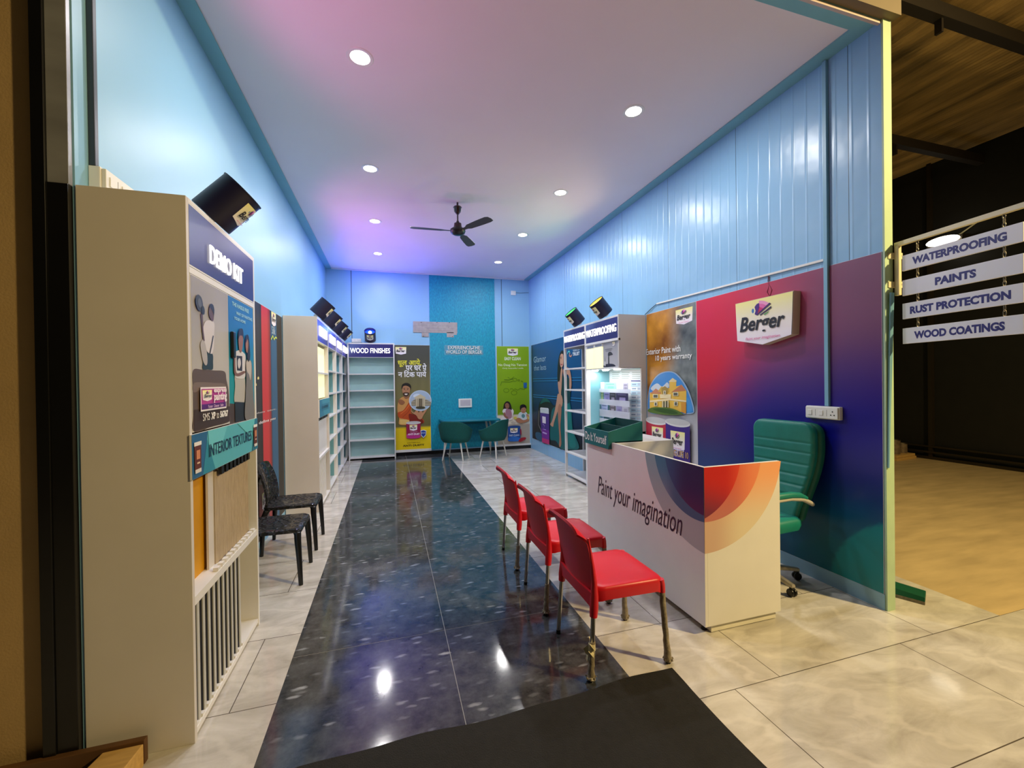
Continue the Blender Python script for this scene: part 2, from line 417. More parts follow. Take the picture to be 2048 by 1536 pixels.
def granite_mat():
    m, nt, b = new_mat('black_granite'); N = nt.nodes; L = nt.links
    tc = N.new('ShaderNodeTexCoord'); mp = N.new('ShaderNodeMapping'); mp.inputs['Rotation'].default_value = (0, 0, 0.75); mp.inputs['Scale'].default_value = (0.9, 2.4, 1); L.new(tc.outputs['Object'], mp.inputs[0])
    vo = N.new('ShaderNodeTexVoronoi'); vo.inputs['Scale'].default_value = 12; vo.inputs['Randomness'].default_value = 1.0; wn = N.new('ShaderNodeTexNoise'); wn.inputs['Scale'].default_value = 20; L.new(mp.outputs[0], wn.inputs['Vector'])
    va = N.new('ShaderNodeVectorMath'); va.operation = 'MULTIPLY_ADD'; va.inputs[1].default_value = (0.05, 0.05, 0); L.new(wn.outputs['Color'], va.inputs[0]); L.new(mp.outputs[0], va.inputs[2]); L.new(va.outputs[0], vo.inputs['Vector'])
    r1 = N.new('ShaderNodeValToRGB'); r1.color_ramp.elements[0].position = 0.14; r1.color_ramp.elements[0].color = (1, 1, 1, 1); r1.color_ramp.elements[1].position = 0.40; r1.color_ramp.elements[1].color = (0, 0, 0, 1); L.new(vo.outputs['Distance'], r1.inputs[0])
    sep = N.new('ShaderNodeSeparateColor'); L.new(vo.outputs['Color'], sep.inputs[0])
    pw = N.new('ShaderNodeMath'); pw.operation = 'POWER'; pw.inputs[1].default_value = 4.6; L.new(sep.outputs[0], pw.inputs[0])
    mu = N.new('ShaderNodeMath'); mu.operation = 'MULTIPLY'; L.new(r1.outputs[0], mu.inputs[0]); L.new(pw.outputs[0], mu.inputs[1])
    nz = N.new('ShaderNodeTexNoise'); nz.inputs['Scale'].default_value = 9; nz.inputs['Detail'].default_value = 8; nz.inputs['Roughness'].default_value = 0.7; L.new(tc.outputs['Object'], nz.inputs['Vector'])
    r2 = N.new('ShaderNodeValToRGB'); r2.color_ramp.elements[0].position = 0.35; r2.color_ramp.elements[0].color = lin((38, 39, 41)) + (1,); r2.color_ramp.elements[1].position = 0.75; r2.color_ramp.elements[1].color = lin((86, 88, 90)) + (1,); L.new(nz.outputs[0], r2.inputs[0])
    mx = N.new('ShaderNodeMixRGB'); mx.inputs[2].default_value = lin((150, 154, 160)) + (1,); L.new(mu.outputs[0], mx.inputs[0]); L.new(r2.outputs[0], mx.inputs[1])
    L.new(mx.outputs[0], b.inputs['Base Color'])
    b.inputs['Roughness'].default_value = 0.09; b.inputs['Specular IOR Level'].default_value = 0.45
    return m
def wall_mat(name, c, period=0.985, offset=0.155, axis=1, ribs=True, rough=0.3, seams=True):
    m, nt, b = new_mat(name); N = nt.nodes; L = nt.links
    tc = N.new('ShaderNodeTexCoord'); sx = N.new('ShaderNodeSeparateXYZ'); L.new(tc.outputs['Object'], sx.inputs[0])
    def math_(op, a, bv=None):
        n = N.new('ShaderNodeMath'); n.operation = op
        if hasattr(a, 'default_value') or hasattr(a, 'links'): L.new(a, n.inputs[0])
        else: n.inputs[0].default_value = a
        if bv is not None:
            if hasattr(bv, 'links'): L.new(bv, n.inputs[1])
            else: n.inputs[1].default_value = bv
        return n.outputs[0]
    nz = N.new('ShaderNodeTexNoise'); nz.inputs['Scale'].default_value = 1.6; nz.inputs['Detail'].default_value = 3; L.new(tc.outputs['Object'], nz.inputs['Vector'])
    lc = lin(c); rp = N.new('ShaderNodeValToRGB'); rp.color_ramp.elements[0].color = tuple(v * 0.95 for v in lc) + (1,); rp.color_ramp.elements[1].color = tuple(min(1, v * 1.05) for v in lc) + (1,)
    L.new(nz.outputs[0], rp.inputs[0]); out = rp.outputs[0]
    if seams:
        fr = math_('FRACT', math_('DIVIDE', math_('SUBTRACT', sx.outputs[axis], offset), period))
        se = math_('LESS_THAN', fr, 0.0045)
        mx = N.new('ShaderNodeMixRGB'); mx.inputs[2].default_value = lin(tuple(v * 0.45 for v in c)) + (1,); L.new(se, mx.inputs[0]); L.new(out, mx.inputs[1]); out = mx.outputs[0]
    L.new(out, b.inputs['Base Color']); b.inputs['Roughness'].default_value = rough
    if ribs:
        w = math_('SINE', math_('MULTIPLY', sx.outputs[axis], 2 * PI / (period / 9)))
        sh = math_('POWER', math_('MAXIMUM', w, 0.0), 12.0)
        n2 = N.new('ShaderNodeTexNoise'); n2.inputs['Scale'].default_value = 4; L.new(tc.outputs['Object'], n2.inputs['Vector'])
        ad = math_('ADD', math_('MULTIPLY', sh, 0.4), n2.outputs[0])
        bp = N.new('ShaderNodeBump'); bp.inputs['Strength'].default_value = 0.25; bp.inputs['Distance'].default_value = 0.02; L.new(ad, bp.inputs['Height']); L.new(bp.outputs[0], b.inputs['Normal'])
    else:
        n2 = N.new('ShaderNodeTexNoise'); n2.inputs['Scale'].default_value = 2.5; L.new(tc.outputs['Object'], n2.inputs['Vector'])
        bp = N.new('ShaderNodeBump'); bp.inputs['Strength'].default_value = 0.12; bp.inputs['Distance'].default_value = 0.03; L.new(n2.outputs[0], bp.inputs['Height']); L.new(bp.outputs[0], b.inputs['Normal'])
    return m
def textured_teal():
    m, nt, b = new_mat('teal_texture_paint'); N = nt.nodes; L = nt.links
    tc = N.new('ShaderNodeTexCoord'); mp = N.new('ShaderNodeMapping'); mp.inputs['Scale'].default_value = (1, 1, 0.35); L.new(tc.outputs['Object'], mp.inputs[0])
    nz = N.new('ShaderNodeTexNoise'); nz.inputs['Scale'].default_value = 55; nz.inputs['Detail'].default_value = 6; L.new(mp.outputs[0], nz.inputs['Vector'])
    rp = N.new('ShaderNodeValToRGB'); rp.color_ramp.elements[0].position = 0.36; rp.color_ramp.elements[0].color = lin((4, 136, 168)) + (1,); rp.color_ramp.elements[1].position = 0.64; rp.color_ramp.elements[1].color = lin((12, 162, 188)) + (1,)
    L.new(nz.outputs[0], rp.inputs[0]); L.new(rp.outputs[0], b.inputs['Base Color']); b.inputs['Roughness'].default_value = 0.5
    bp = N.new('ShaderNodeBump'); bp.inputs['Strength'].default_value = 0.5; bp.inputs['Distance'].default_value = 0.01; L.new(nz.outputs[0], bp.inputs['Height']); L.new(bp.outputs[0], b.inputs['Normal'])
    return m
M['tile'] = tile_mat(); M['granite'] = granite_mat()
M['wall_rib'] = wall_mat('ribbed_blue_panel', (138, 188, 224))
M['wall_plain'] = wall_mat('glossy_blue_panel', (138, 190, 224), ribs=False, rough=0.42, seams=False)
M['wall_back'] = wall_mat('blue_back_panel', (142, 192, 226), period=3.2, offset=-0.735, axis=0, ribs=False, rough=0.4)
M['accent'] = textured_teal()
M['ceil'] = mat('white_ceiling_paint', (232, 224, 230), 0.7, var=0.015, vscale=2)
M['border'] = mat('teal_ceiling_border', (120, 178, 190), 0.5, var=0.03)
M['fascia'] = mat('cream_fascia', (112, 98, 74), 0.6, var=0.05)
M['plaster'] = mat('ochre_plaster', (170, 142, 96), 0.8, var=0.08, vscale=4, bump=0.15, bscale=120)
M['hall_floor'] = mat('dusty_plywood_floor', (186, 164, 122), 0.7, var=0.16, vscale=3, bump=0.1, bscale=30, stretch=(0.6, 2.5, 1))
M['hall_wall'] = mat('black_sheet_wall', (20, 18, 15), 0.6, var=0.2, vscale=5)
M['roof'] = mat('brown_roof_sheet', (150, 122, 72), 0.6, var=0.6, vscale=2.2, bump=0.4, bscale=40, stretch=(2.2, 0.35, 1))
M['beam'] = mat('dark_roof_beam', (30, 24, 18), 0.6)
M['skirt_black'] = mat('black_granite_skirting', (16, 16, 18), 0.2)
M['wall_end'] = mat('pale_green_edge_trim', (176, 204, 170), 0.45, var=0.05, vscale=8)
M['mat_rubber'] = mat('black_felt_mat', (26, 25, 23), 0.95, var=0.2, vscale=30, bump=0.5, bscale=200)

# floors
fl = MB()
fl.box(-4.0, STRIP0, -2.5, 9.2, -0.12, 0)
fl.box(STRIP1, 3.75, -2.5, 9.2, -0.12, 0)
fl.box(STRIP0, STRIP1, -2.5, TILE_Y, -0.12, 0)
fl.box(3.75, 9.9, -2.5, TILE_Y, -0.12, 0)
structure(fl.build('floor', 'tile'), 'pale veined marble tile floor with dark joints')
g = MB()
ys = [TILE_Y, 2.60, 4.02, 5.40, 6.80, 8.20, 9.2]; xs = [STRIP0, 0.31, STRIP1]
for i in range(2):
    for j in range(6):
        g.box(xs[i] + (0.0018 if i else 0), xs[i + 1] - (0.0018 if not i else 0), ys[j] + 0.0022, ys[j + 1] - 0.0022, -0.12, 0.0)
structure(g.build('floor_granite', 'granite'), 'polished black granite walkway down the middle of the shop')
M['grout'] = mat('pale_grout', (150, 148, 142), 0.6)
structure(bx('trim_1', 'grout', STRIP0, STRIP1, TILE_Y, 9.2, -0.11, -0.0012), 'pale grout lines between granite slabs')
structure(bx('floor_hall', 'hall_floor', 3.75, 9.9, TILE_Y, 9.2, -0.12, -0.001), 'dusty tan floor of the dim hall')
# walls
structure(bx('wall_left', 'wall_plain', WX0 - 0.06, WX0, 2.11, 9.2, 0, 4.05), 'glossy light blue left wall')
wr = MB().box(WX1, WX1 + 0.07, WY0, 9.2, 0, 4.05).build('wall_right', 'wall_rib'); structure(wr, 'ribbed light blue panel wall on the right')
structure(bx('wall_back', 'wall_back', WX0, WX1, WY1, WY1 + 0.1, 0, 4.05), 'light blue back wall')
structure(bx('trim_2', 'accent', 0.85, 2.305, WY1 - 0.012, WY1, 0.10, CZ), 'teal textured paint band on the back wall')
structure(bx('trim_3', 'wall_end', WX1 - 0.002, WX1 + 0.072, WY0 - 0.012, WY0, 0, 4.05), 'pale green edge strip on the end of the right wall')
structure(bx('baseboard_right', mat('pale_blue_skirt', (140, 182, 205), 0.45, var=0.06), WX1 - 0.008, WX1, WY0, 4.5, 0, 0.105), 'pale blue skirting under the gradient mural')
structure(bx('baseboard_back', 'skirt_black', WX0, WX1, WY1 - 0.016, WY1, 0, 0.075), 'black skirting along the back wall')
structure(bx('trim_4', 'white', 0.11, 0.85, WY1 - 0.014, WY1, 0.075, 0.125), 'white ledge under the yellow poster')
structure(bx('trim_5', 'white', 2.305, WX1, WY1 - 0.014, WY1, 0.075, 0.115), 'white ledge under the green poster')
# ceiling
structure(bx('ceiling', 'ceil', -1.10, 3.01, 2.03, WY1, CZ, CZ + 0.1), 'white painted ceiling')
bd = MB()
bd.box(WX0, -1.10, WY0, WY1, CZ - 0.012, CZ + 0.1); bd.box(3.01, WX1, WY0, WY1, CZ - 0.012, CZ + 0.1); bd.box(-1.10, 3.01, WY0, 2.03, CZ - 0.012, CZ + 0.1)
structure(bd.build('trim_6', 'border'), 'teal border around the ceiling')
structure(bx('trim_7', 'white', -1.10, 3.01, WY1 - 0.05, WY1 - 0.001, CZ - 0.02, CZ), 'white cove where ceiling meets the back wall')
structure(bx('wall_front', 'fascia', -1.4, WX1 + 0.09, WY0 - 0.06, WY0 - 0.0005, CZ - 0.005, 5.4), 'cream fascia above the shop front')
structure(bx('trim_8', mat('grey_lilac_bead', (196, 180, 176), 0.5), -1.21, WX1 - 0.003, WY0, WY0 + 0.02, CZ - 0.03, CZ - 0.012), 'pale bead on the front edge of the ceiling')
# left of the opening
structure(bx('wall_front_left', 'plaster', -4.0, -1.335, 2.11, 2.25, 0, 5.4), 'ochre plaster wall left of the shop front')
rail = thing('shutter_rail', 'tall shutter guide rail left of the DEMO KIT cabinet, black below and silver above', 'rail', (-1.268, 2.09, 0))
M['silver'] = mat('silver_rail', (150, 152, 158), 0.4, 0.35, var=0.25, vscale=2.2, stretch=(1, 1, 2.5))
MB().box(-0.055, -0.014, -0.02, 0.015, 0, 5.3).build('dark_channel', 'black', rail, bevel=0.002)
MB().box(-0.014, 0.054, -0.008, 0.015, 2.36, 5.3).build('silver_face', 'silver', rail, bevel=0.002)
MB().box(-0.014, 0.054, -0.014, 0.015, 0, 2.36).build('black_cover', 'black', rail, bevel=0.002)
# hall beyond the right wall
structure(bx('wall_hall', 'hall_wall', 9.73, 9.9, -2.5, 9.2, 0, 5.6), 'black sheet wall at the far side of the hall')
structure(bx('wall_hall_back', 'hall_wall', 3.2, 9.73, 9.0, 9.2, 0, 5.6), 'dark end wall of the hall')
rf = MB(); n = 1200; x0r, x1r = 3.2, 9.9
pts = [(x0r + (x1r - x0r) * i / n, 5.5 + 0.016 * math.sin(2 * PI * (x1r - x0r) / 0.07 * i / n)) for i in range(n + 1)]
rf.loft([[(p[0], yy, p[1]) for p in pts] for yy in (-2.5, 1.0, 3.0, 5.0, 9.2)], cap0=False, cap1=False, closed=False)
structure(rf.build('ceiling_hall', 'roof', smooth=60), 'brown corrugated roof sheets over the hall')
nb = 1
for yy, zz in ((2.86, 5.24), (4.5, 5.15), (6.2, 5.2)):
    b_ = MB().box(3.21, 9.73, yy - 0.05, yy + 0.05, zz, zz + 0.14)
    b_.box(5.5, 5.53, yy - 0.03, yy + 0.03, zz - 0.14, zz); b_.box(7.6, 7.63, yy - 0.03, yy + 0.03, zz - 0.14, zz)
    structure(b_.build('trim_%d' % (8 + nb), 'beam'), 'dark steel roof beam across the hall'); nb += 1
M['rail_dark'] = mat('dark_rail', (60, 52, 40), 0.45, 0.6)
gb = MB()
gb.box(9.64, 9.73, -2.5, 9.0, 0.0, 0.05); gb.box(9.62, 9.66, -2.5, 9.0, 0.12, 0.15); gb.box(9.65, 9.69, -2.5, 9.0, 0.22, 0.25)
for yy in (5.15, 3.6, 6.7): gb.box(9.66, 9.73, yy, yy + 0.06, 0.0, 5.5)
structure(gb.build('trim_12', 'rail_dark'), 'dark bottom rails and uprights of the hall wall')
# loose felt mat at the entrance
mt = MB()
def mat_pt(u, v):
    x = -0.42 + 1.84 * u; y = 0.55 + (1.28 + 0.045 * u) * v
    y += (0.012 * math.sin(9 * u) + 0.006 * math.sin(23 * u + 1)) * v
    x += (0.010 * math.sin(7 * v)) * (1 if u > 0.5 else -1) * abs(u - 0.5) * 2
    z = 0.006 + 0.004 * abs(math.sin(5 * u + 2.1 * v)) * (1 if v > 0.9 else 0.3)
    return (x, y, z)
mt.sheet(mat_pt, 40, 24, 0.0045)
tag(mt.build('entrance_mat', 'mat_rubber', smooth=50), 'black felt entrance mat with a wavy edge across the walkway in the foreground', 'mat')
# ================================================================== SHOP UNITS
HALF = PI / 2
def letters3d(name, root, body, u0, u1, z0, z1, y, depth, m, bold=0.03, shear=0.0, space=1.0):
    """raised letters standing off the local -Y face"""
    cu = bpy.data.curves.new('lettering', 'FONT'); cu.body = body; cu.size = 1.0; cu.offset = bold; cu.shear = shear; cu.space_character = space
    cu.extrude = 0.05; cu.resolution_u = 4
    ob = bpy.data.objects.new('lettering', cu); me = bpy.data.meshes.new_from_object(ob)
    vs = [v.co.copy() for v in me.vertices]; fs = [tuple(p.vertices) for p in me.polygons]
    bpy.data.objects.remove(ob); bpy.data.curves.remove(cu); bpy.data.meshes.remove(me)
    xa = min(v.x for v in vs); xb = max(v.x for v in vs); ya = min(v.y for v in vs); yb = max(v.y for v in vs)
    b = MB()
    b.add([(u0 + (v.x - xa) / (xb - xa) * (u1 - u0), y - depth / 2 - v.z / 0.05 * depth / 2, z0 + (v.y - ya) / (yb - ya) * (z1 - z0)) for v in vs], fs)
    return b.build(name, m, root)
def header(root, w, body=None, box=None, blue=False):
    h = bx('header', 'white', 0.023, w - 0.023, 0.0, 0.05, 2.075, 2.351, root)
    a = Art(h, 0.0, mat='print_gloss')
    c0, c1, c2 = ((58, 60, 214), (30, 22, 200), (22, 16, 130)) if blue else ((86, 104, 160), (52, 50, 116), (40, 34, 98))  # blue set has the coloured spotlight glow painted into the header
    a.begin('header_print', parent=h)
    a.grid(0.025, w - 0.025, 2.082, 2.345, lambda s, t: mix(mix(lin(c0), lin(c1), ss(0, 0.6, s + (1 - t) * 0.5)), lin(c2), ss(0.6, 1.4, s + (1 - t) * 0.5)), 14, 6)
    a.end()
    if body: letters3d('lit_lettering', h, body, *box, -0.002, 0.005, 'glow_white', bold=0.006)
    else:   # small lit letters that burn out to a solid strip
        lb = MB(); n = 7; u0, u1, z0, z1 = box
        for k in range(n):
            a0 = u0 + (u1 - u0) * k / n; a1 = u0 + (u1 - u0) * (k + 0.93) / n
            lb.box(a0, a1, -0.016, -0.002, z0, z1)
        lb.build('lit_lettering', 'glow_white', h, bevel=0.004)
    return h
def open_frame(root, u0, u1, d, h=2.37):
    # an open side: front post, back post and a top rail, nothing between
    bx('front_post', 'white', u0, u1, 0.0, 0.04, 0, h, root, bevel=0.0015); bx('back_post', 'white', u0, u1, d - 0.07, d, 0, h, root)
    bx('side_rail', 'white', u0, u1, 0.04, d - 0.07, 2.07, h, root)
def carcass(root, w, d, h=2.37, back='aqua', side='white', left=True, right=True, t=0.022):
    if left is None: open_frame(root, 0, t, d, h)
    elif left: bx('side_panel', side, 0, t, 0.0, d, 0, h, root, bevel=0.0015)
    if right is None: open_frame(root, w - t, w, d, h)
    elif right: bx('side_panel', side, w - t, w, 0.0, d, 0, h, root, bevel=0.0015)
    bx('top_panel', 'white', t, w - t, 0.0, d, h - 0.02, h, root)
    if back: bx('back_panel', back, t, w - t, d - 0.018, d, 0.06, h - 0.02, root)
M['aqua_dark'] = mat('aqua_liner_and_shade', (118, 172, 184), 0.3, var=0.05)  # on the shelf units this colour holds the side panels' shade
def shelf_unit(name, label, loc, rz, w, d, body=None, box=None, blue=False, back='aqua', group=None, zs=(0.06, 0.41, 0.745, 1.08, 1.415, 1.75), side='white', open_sides=False):
    r = thing(name, label, 'shelf unit', loc, rz, group)
    carcass(r, w, d, back=back, side=side, left=None if open_sides else True, right=None if open_sides else True)
    if back and not open_sides and d > 0.3:   # added liners: shade deep inside the side panels, painted as dark aqua
        bx('liner_and_shade', 'aqua_dark', 0.022, 0.025, 0.055, d - 0.018, 0.06, 2.07, r); bx('liner_and_shade', 'aqua_dark', w - 0.025, w - 0.022, 0.055, d - 0.018, 0.06, 2.07, r)
    for z in zs: bx('shelf', 'white', 0.022, w - 0.022, 0.004, d - 0.02, z - 0.022, z, r, bevel=0.001)
    header(r, w, body, box, blue)
    return r
# ------------------------------------------------------------------ demo display cabinet at the entrance (left)
DX, DY = -0.83, 2.105
demo = thing('display_cabinet', 'tall white display cabinet with lit DEMO KIT header and texture sample boards beside the entrance', 'cabinet', (DX, DY, 0), HALF)
w, d = 0.935, 0.377
bx('side_panel', 'side', 0, 0.024, 0.0, d, 0, 2.37, demo, bevel=0.0015); bx('side_panel', 'white', w - 0.024, w, 0.0, d, 0, 2.37, demo, bevel=0.0015)
bx('top_panel', 'white', 0.024, w - 0.024, 0.0, d, 2.352, 2.37, demo)
bx('back_panel', mat('tan_back_panel', (176, 146, 116), 0.5), 0.024, w - 0.024, d - 0.018, d, 0.05, 2.352, demo)
header(demo, w, 'DEMO KIT', (0.235, 0.70, 2.145, 2.235))
bx('rail', 'white', 0.024, w - 0.024, 0.0, 0.03, 2.045, 2.072, demo)
mapA = plane_map((DX, DY, 0), HALF, 0, DX, (370, 530, 4.387))
# left door
dl = bx('door', 'white', 0.028, 0.468, 0.0, 0.018, 1.345, 2.042, demo)
a = Art(dl, 0.0, mapA)
a.begin('door_print')
def bgl(s, t):
    c = mix(lin((176, 172, 170)), lin((150, 146, 146)), ss(0.2, 1, t)); return mix(c, lin((196, 192, 188)), 0.5 * math.exp(-((s - 0.75) ** 2 + (t - 0.55) ** 2) * 8))
a.grid(0.031, 0.465, 1.348, 2.039, bgl, 10, 14)
a.end(); a.begin('printed_sofa')
a.blob([(68, 925), (150, 918), (250, 925), (345, 935), (362, 1010), (378, 1090), (385, 1180), (388, 1290), (388, 1372), (230, 1420), (78, 1462), (70, 1300), (68, 1100)], (92, 74, 66))
a.blob([(72, 1040), (150, 1028), (260, 1035), (345, 1045), (360, 1110), (250, 1080), (150, 1085), (75, 1120)], (118, 100, 92))
a.poly([(75, 1270), (388, 1240), (388, 1372), (76, 1460)], (62, 44, 34))
a.end(); a.begin('printed_person')
a.blob([(150, 778), (196, 765), (238, 785), (241, 850), (238, 915), (195, 916), (150, 912), (152, 850)], (38, 52, 58))
a.blob([(160, 520), (185, 487), (232, 490), (252, 520), (250, 610), (248, 700), (232, 775), (190, 762), (165, 690), (158, 610), (150, 570)], (205, 200, 204))
a.blob([(128, 690), (150, 655), (172, 700), (188, 800), (188, 865), (172, 880), (150, 840), (134, 760)], (172, 166, 166))
a.blob([(130, 430), (147, 440), (152, 560), (164, 660), (152, 655), (140, 560), (133, 470)], (92, 68, 60))
a.blob([(202, 380), (220, 352), (242, 380), (246, 430), (238, 490), (218, 478), (202, 440)], (96, 70, 60))
a.blob([(203, 370), (214, 340), (236, 350), (247, 390), (244, 440), (234, 412), (216, 378)], (34, 30, 30))
a.stroke([(238, 620), (226, 690), (208, 778)], 0.008, (60, 55, 60))
a.blob([(80, 300), (98, 258), (130, 285), (145, 350), (138, 400), (110, 400), (88, 360)], (58, 60, 66))
a.blob([(98, 310), (112, 290), (128, 320), (130, 365), (115, 372), (102, 350)], (88, 92, 98))
a.blob([(130, 375), (146, 360), (158, 395), (154, 432), (138, 428)], (40, 42, 48))
a.end(); a.begin('promotion_panel')
p0 = a.P((122, 1288)); p1 = a.P((345, 1068))
a.rect(p0[0], p1[0], p0[1], p1[1], (236, 230, 236)); q = 0.008
a.rect(p0[0] + q, p1[0] - q, p0[1] + q, p1[1] - q, (176, 60, 150)); a.rect(p0[0] + q, p1[0] - q, p0[1] + q, p0[1] + 0.032, (84, 30, 120))
um = p0[0] + (p1[0] - p0[0]) * 0.40
a.logo(p0[0] + 0.016, um, p0[1] + 0.045, p1[1] - 0.014, tagline=False)
a.text('express', um + 0.008, p1[0] - 0.014, p0[1] + 0.078, p1[1] - 0.010, (248, 240, 248), bold=0.03)
a.text('painting', um + 0.008, p1[0] - 0.014, p0[1] + 0.034, p0[1] + 0.082, (248, 240, 248), bold=0.03)
a.text('Faster  Cleaner  Safer', p0[0] + 0.06, p1[0] - 0.06, p0[1] + 0.013, p0[1] + 0.027, (225, 190, 225), bold=0.01)
a.end(); a.begin('lettering')
sa = a.P((122, 1372))
a.text('SMS', sa[0], sa[0] + 0.075, sa[1], sa[1] + 0.034, (228, 224, 220), bold=0.0)
a.text('XP', sa[0] + 0.09, sa[0] + 0.14, sa[1], sa[1] + 0.034, (240, 238, 236), bold=0.05)
a.text('to', sa[0] + 0.152, sa[0] + 0.182, sa[1], sa[1] + 0.03, (228, 224, 220), bold=0.0)
a.text('56767', sa[0] + 0.195, sa[0] + 0.30, sa[1], sa[1] + 0.034, (240, 238, 236), bold=0.05)
a.end()
# right door
dr = bx('door', 'white', 0.472, 0.904, 0.002, 0.02, 1.345, 2.042, demo)
a = Art(dr, 0.002, mapA)
a.begin('door_print')
a.grid(0.475, 0.901, 1.348, 2.039, lambda s, t: mix(mix(lin((24, 140, 150)), lin((10, 104, 178)), ss(0.3, 0.85, t)), lin((26, 130, 190)), 0.4 * s), 10, 14)
a.poly([(388, 1215), (604, 1225), (608, 1340), (388, 1400)], (70, 54, 46))
a.end(); a.begin('lettering')
for body, q0, q1 in (('THE HASSLE FREE', (415, 354), (560, 393)), ('WAY OF PAINTING', (450, 434), (588, 470)), ('YOUR HOME', (430, 476), (530, 492))):
    a.begin('lettering'); a.ptext(body, q0, q1, (160, 212, 234), bold=0.025)
a.end(); a.begin('printed_person')
a.blob([(432, 1200), (438, 1060), (440, 960), (520, 970), (520, 1200), (480, 1210)], (176, 172, 164))
a.poly([(436, 1200), (522, 1205), (522, 1362), (438, 1378)], (30, 30, 34))
a.blob([(432, 770), (470, 748), (505, 765), (528, 800), (524, 900), (520, 990), (440, 985), (436, 900), (428, 830)], (206, 204, 206))
a.poly([(448, 795), (498, 800), (498, 930), (452, 925)], (44, 36, 48)); a.blob([(460, 830), (478, 820), (485, 870), (470, 910), (458, 880)], (200, 196, 200))
a.blob([(424, 810), (436, 790), (438, 900), (452, 950), (510, 930), (522, 945), (470, 975), (430, 960), (422, 890)], (120, 82, 66))
a.blob([(462, 640), (470, 590), (498, 590), (504, 640), (500, 710), (486, 768), (470, 745), (464, 700)], (142, 98, 78))
a.blob([(460, 650), (464, 580), (482, 556), (502, 572), (506, 650), (496, 622), (474, 620)], (30, 26, 28))
a.end(); a.begin('printed_person')
a.blob([(526, 850), (548, 830), (574, 850), (584, 950), (592, 1150), (600, 1340), (522, 1352), (524, 1150), (530, 1000)], (116, 112, 110))
a.blob([(528, 860), (545, 835), (570, 850), (574, 920), (566, 1010), (552, 960), (534, 930)], (186, 176, 168))
a.blob([(522, 680), (530, 640), (546, 650), (548, 710), (540, 770), (526, 750)], (158, 112, 90))
a.blob([(520, 660), (530, 612), (548, 625), (556, 700), (562, 800), (548, 850), (536, 800), (546, 700), (538, 650), (526, 680)], (34, 28, 30))
a.end()
bx('handle', 'black', 0.495, 0.535, -0.016, 0.002, 1.70, 1.845, dr, bevel=0.006)
# teal name band
band = bx('name_board', 'white', -0.006, 0.912, -0.008, -0.0005, 1.142, 1.338, demo)
a = Art(band, -0.008)
a.begin('board_print')
a.rect(-0.005, 0.911, 1.143, 1.337, (84, 172, 188))
a.poly([(-0.005, 1.143), (0.10, 1.143), (0.16, 1.337), (-0.005, 1.337)], (40, 96, 142), True); a.poly([(0.10, 1.143), (0.24, 1.143), (0.15, 1.30)], (44, 132, 158), True)
a.poly([(0.16, 1.337), (0.40, 1.337), (0.30, 1.22), (0.17, 1.26)], (104, 192, 204), True); a.poly([(0.55, 1.337), (0.911, 1.337), (0.911, 1.29), (0.74, 1.25)], (98, 190, 196), True)
a.poly([(0.80, 1.143), (0.911, 1.143), (0.911, 1.337), (0.86, 1.337)], (44, 118, 148), True)
a.end(); a.begin('lettering'); a.text('INTERIOR TEXTURES', 0.165, 0.79, 1.212, 1.272, (10, 40, 70), bold=0.006); a.end()
for u in (0.045, 0.855):
    a.begin('printed_bottle')
    a.poly([(u - 0.032, 1.175), (u + 0.032, 1.175), (u + 0.034, 1.285), (u - 0.034, 1.285)], (96, 44, 34), True); a.rect(u - 0.036, u + 0.036, 1.285, 1.302, (226, 224, 220)); a.rect(u - 0.03, u + 0.03, 1.165, 1.182, (214, 210, 206))
    a.rect(u - 0.018, u + 0.018, 1.225, 1.265, (200, 130, 90)); a.rect(u - 0.014, u + 0.014, 1.205, 1.212, (220, 190, 160)); a.end()
# sample boards behind the slotted lip
M['yellow_board'] = mat('ochre_sample_board', (200, 142, 6), 0.6, var=0.06, vscale=8)
bx('sample_board', 'yellow_board', 0.215, 0.375, 0.08, 0.09, 0.622, 1.142, demo, label='ochre yellow sample board')
bx('sample_board', 'side', 0.325, 0.395, 0.055, 0.065, 0.622, 1.142, demo, label='plain pale grey sample board')
M['ribbed_board'] = mat('beige_texture_board', (172, 156, 134), 0.75, var=0.12, vscale=30, bump=0.4, bscale=90, stretch=(6, 1, 0.4))
for k in range(8):
    u = 0.392 + k * 0.060
    MB().hexa([(u, 0.05 + 0.004 * k, 0.622), (u + 0.055, 0.035, 0.622), (u + 0.057, 0.05, 0.622), (u + 0.004, 0.065 + 0.004 * k, 0.622)],
              [(u, 0.05 + 0.004 * k, 1.10), (u + 0.055, 0.035, 1.10), (u + 0.057, 0.05, 1.10), (u + 0.004, 0.065 + 0.004 * k, 1.10)]).build('sample_board', 'ribbed_board', demo)
    MB().box(u + 0.012, u + 0.046, 0.02, 0.036, 1.085, 1.142).build('clip', 'black', demo)
bx('shelf', 'white', 0.024, w - 0.024, 0.03, d - 0.02, 0.60, 0.622, demo)
lip = MB().box(0.024, w - 0.024, 0.002, 0.03, 0.585, 0.622)
for k in range(11): lip.box(0.29 + k * 0.056, 0.29 + k * 0.056 + 0.03, 0.004, 0.026, 0.622, 0.64)
lip.build('slotted_lip', 'white', demo)
M['slat'] = mat('pale_grey_slat', (188, 188, 184), 0.5, var=0.04)
M['slat_body'] = mat('dark_slat_body', (64, 68, 84), 0.6)
for k in range(10):
    u = 0.072 + k * 0.059
    MB().box(u, u + 0.022, 0.012, 0.0165, 0.045, 0.585).box(u + 0.001, u + 0.021, 0.0165, 0.034, 0.045, 0.585, 1).build('sample_slat', ['slat', 'slat_body'], demo)
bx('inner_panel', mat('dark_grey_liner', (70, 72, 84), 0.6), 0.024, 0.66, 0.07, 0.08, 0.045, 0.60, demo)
bl = MB().box(0.024, w - 0.024, 0.004, d - 0.02, 0.02, 0.045)
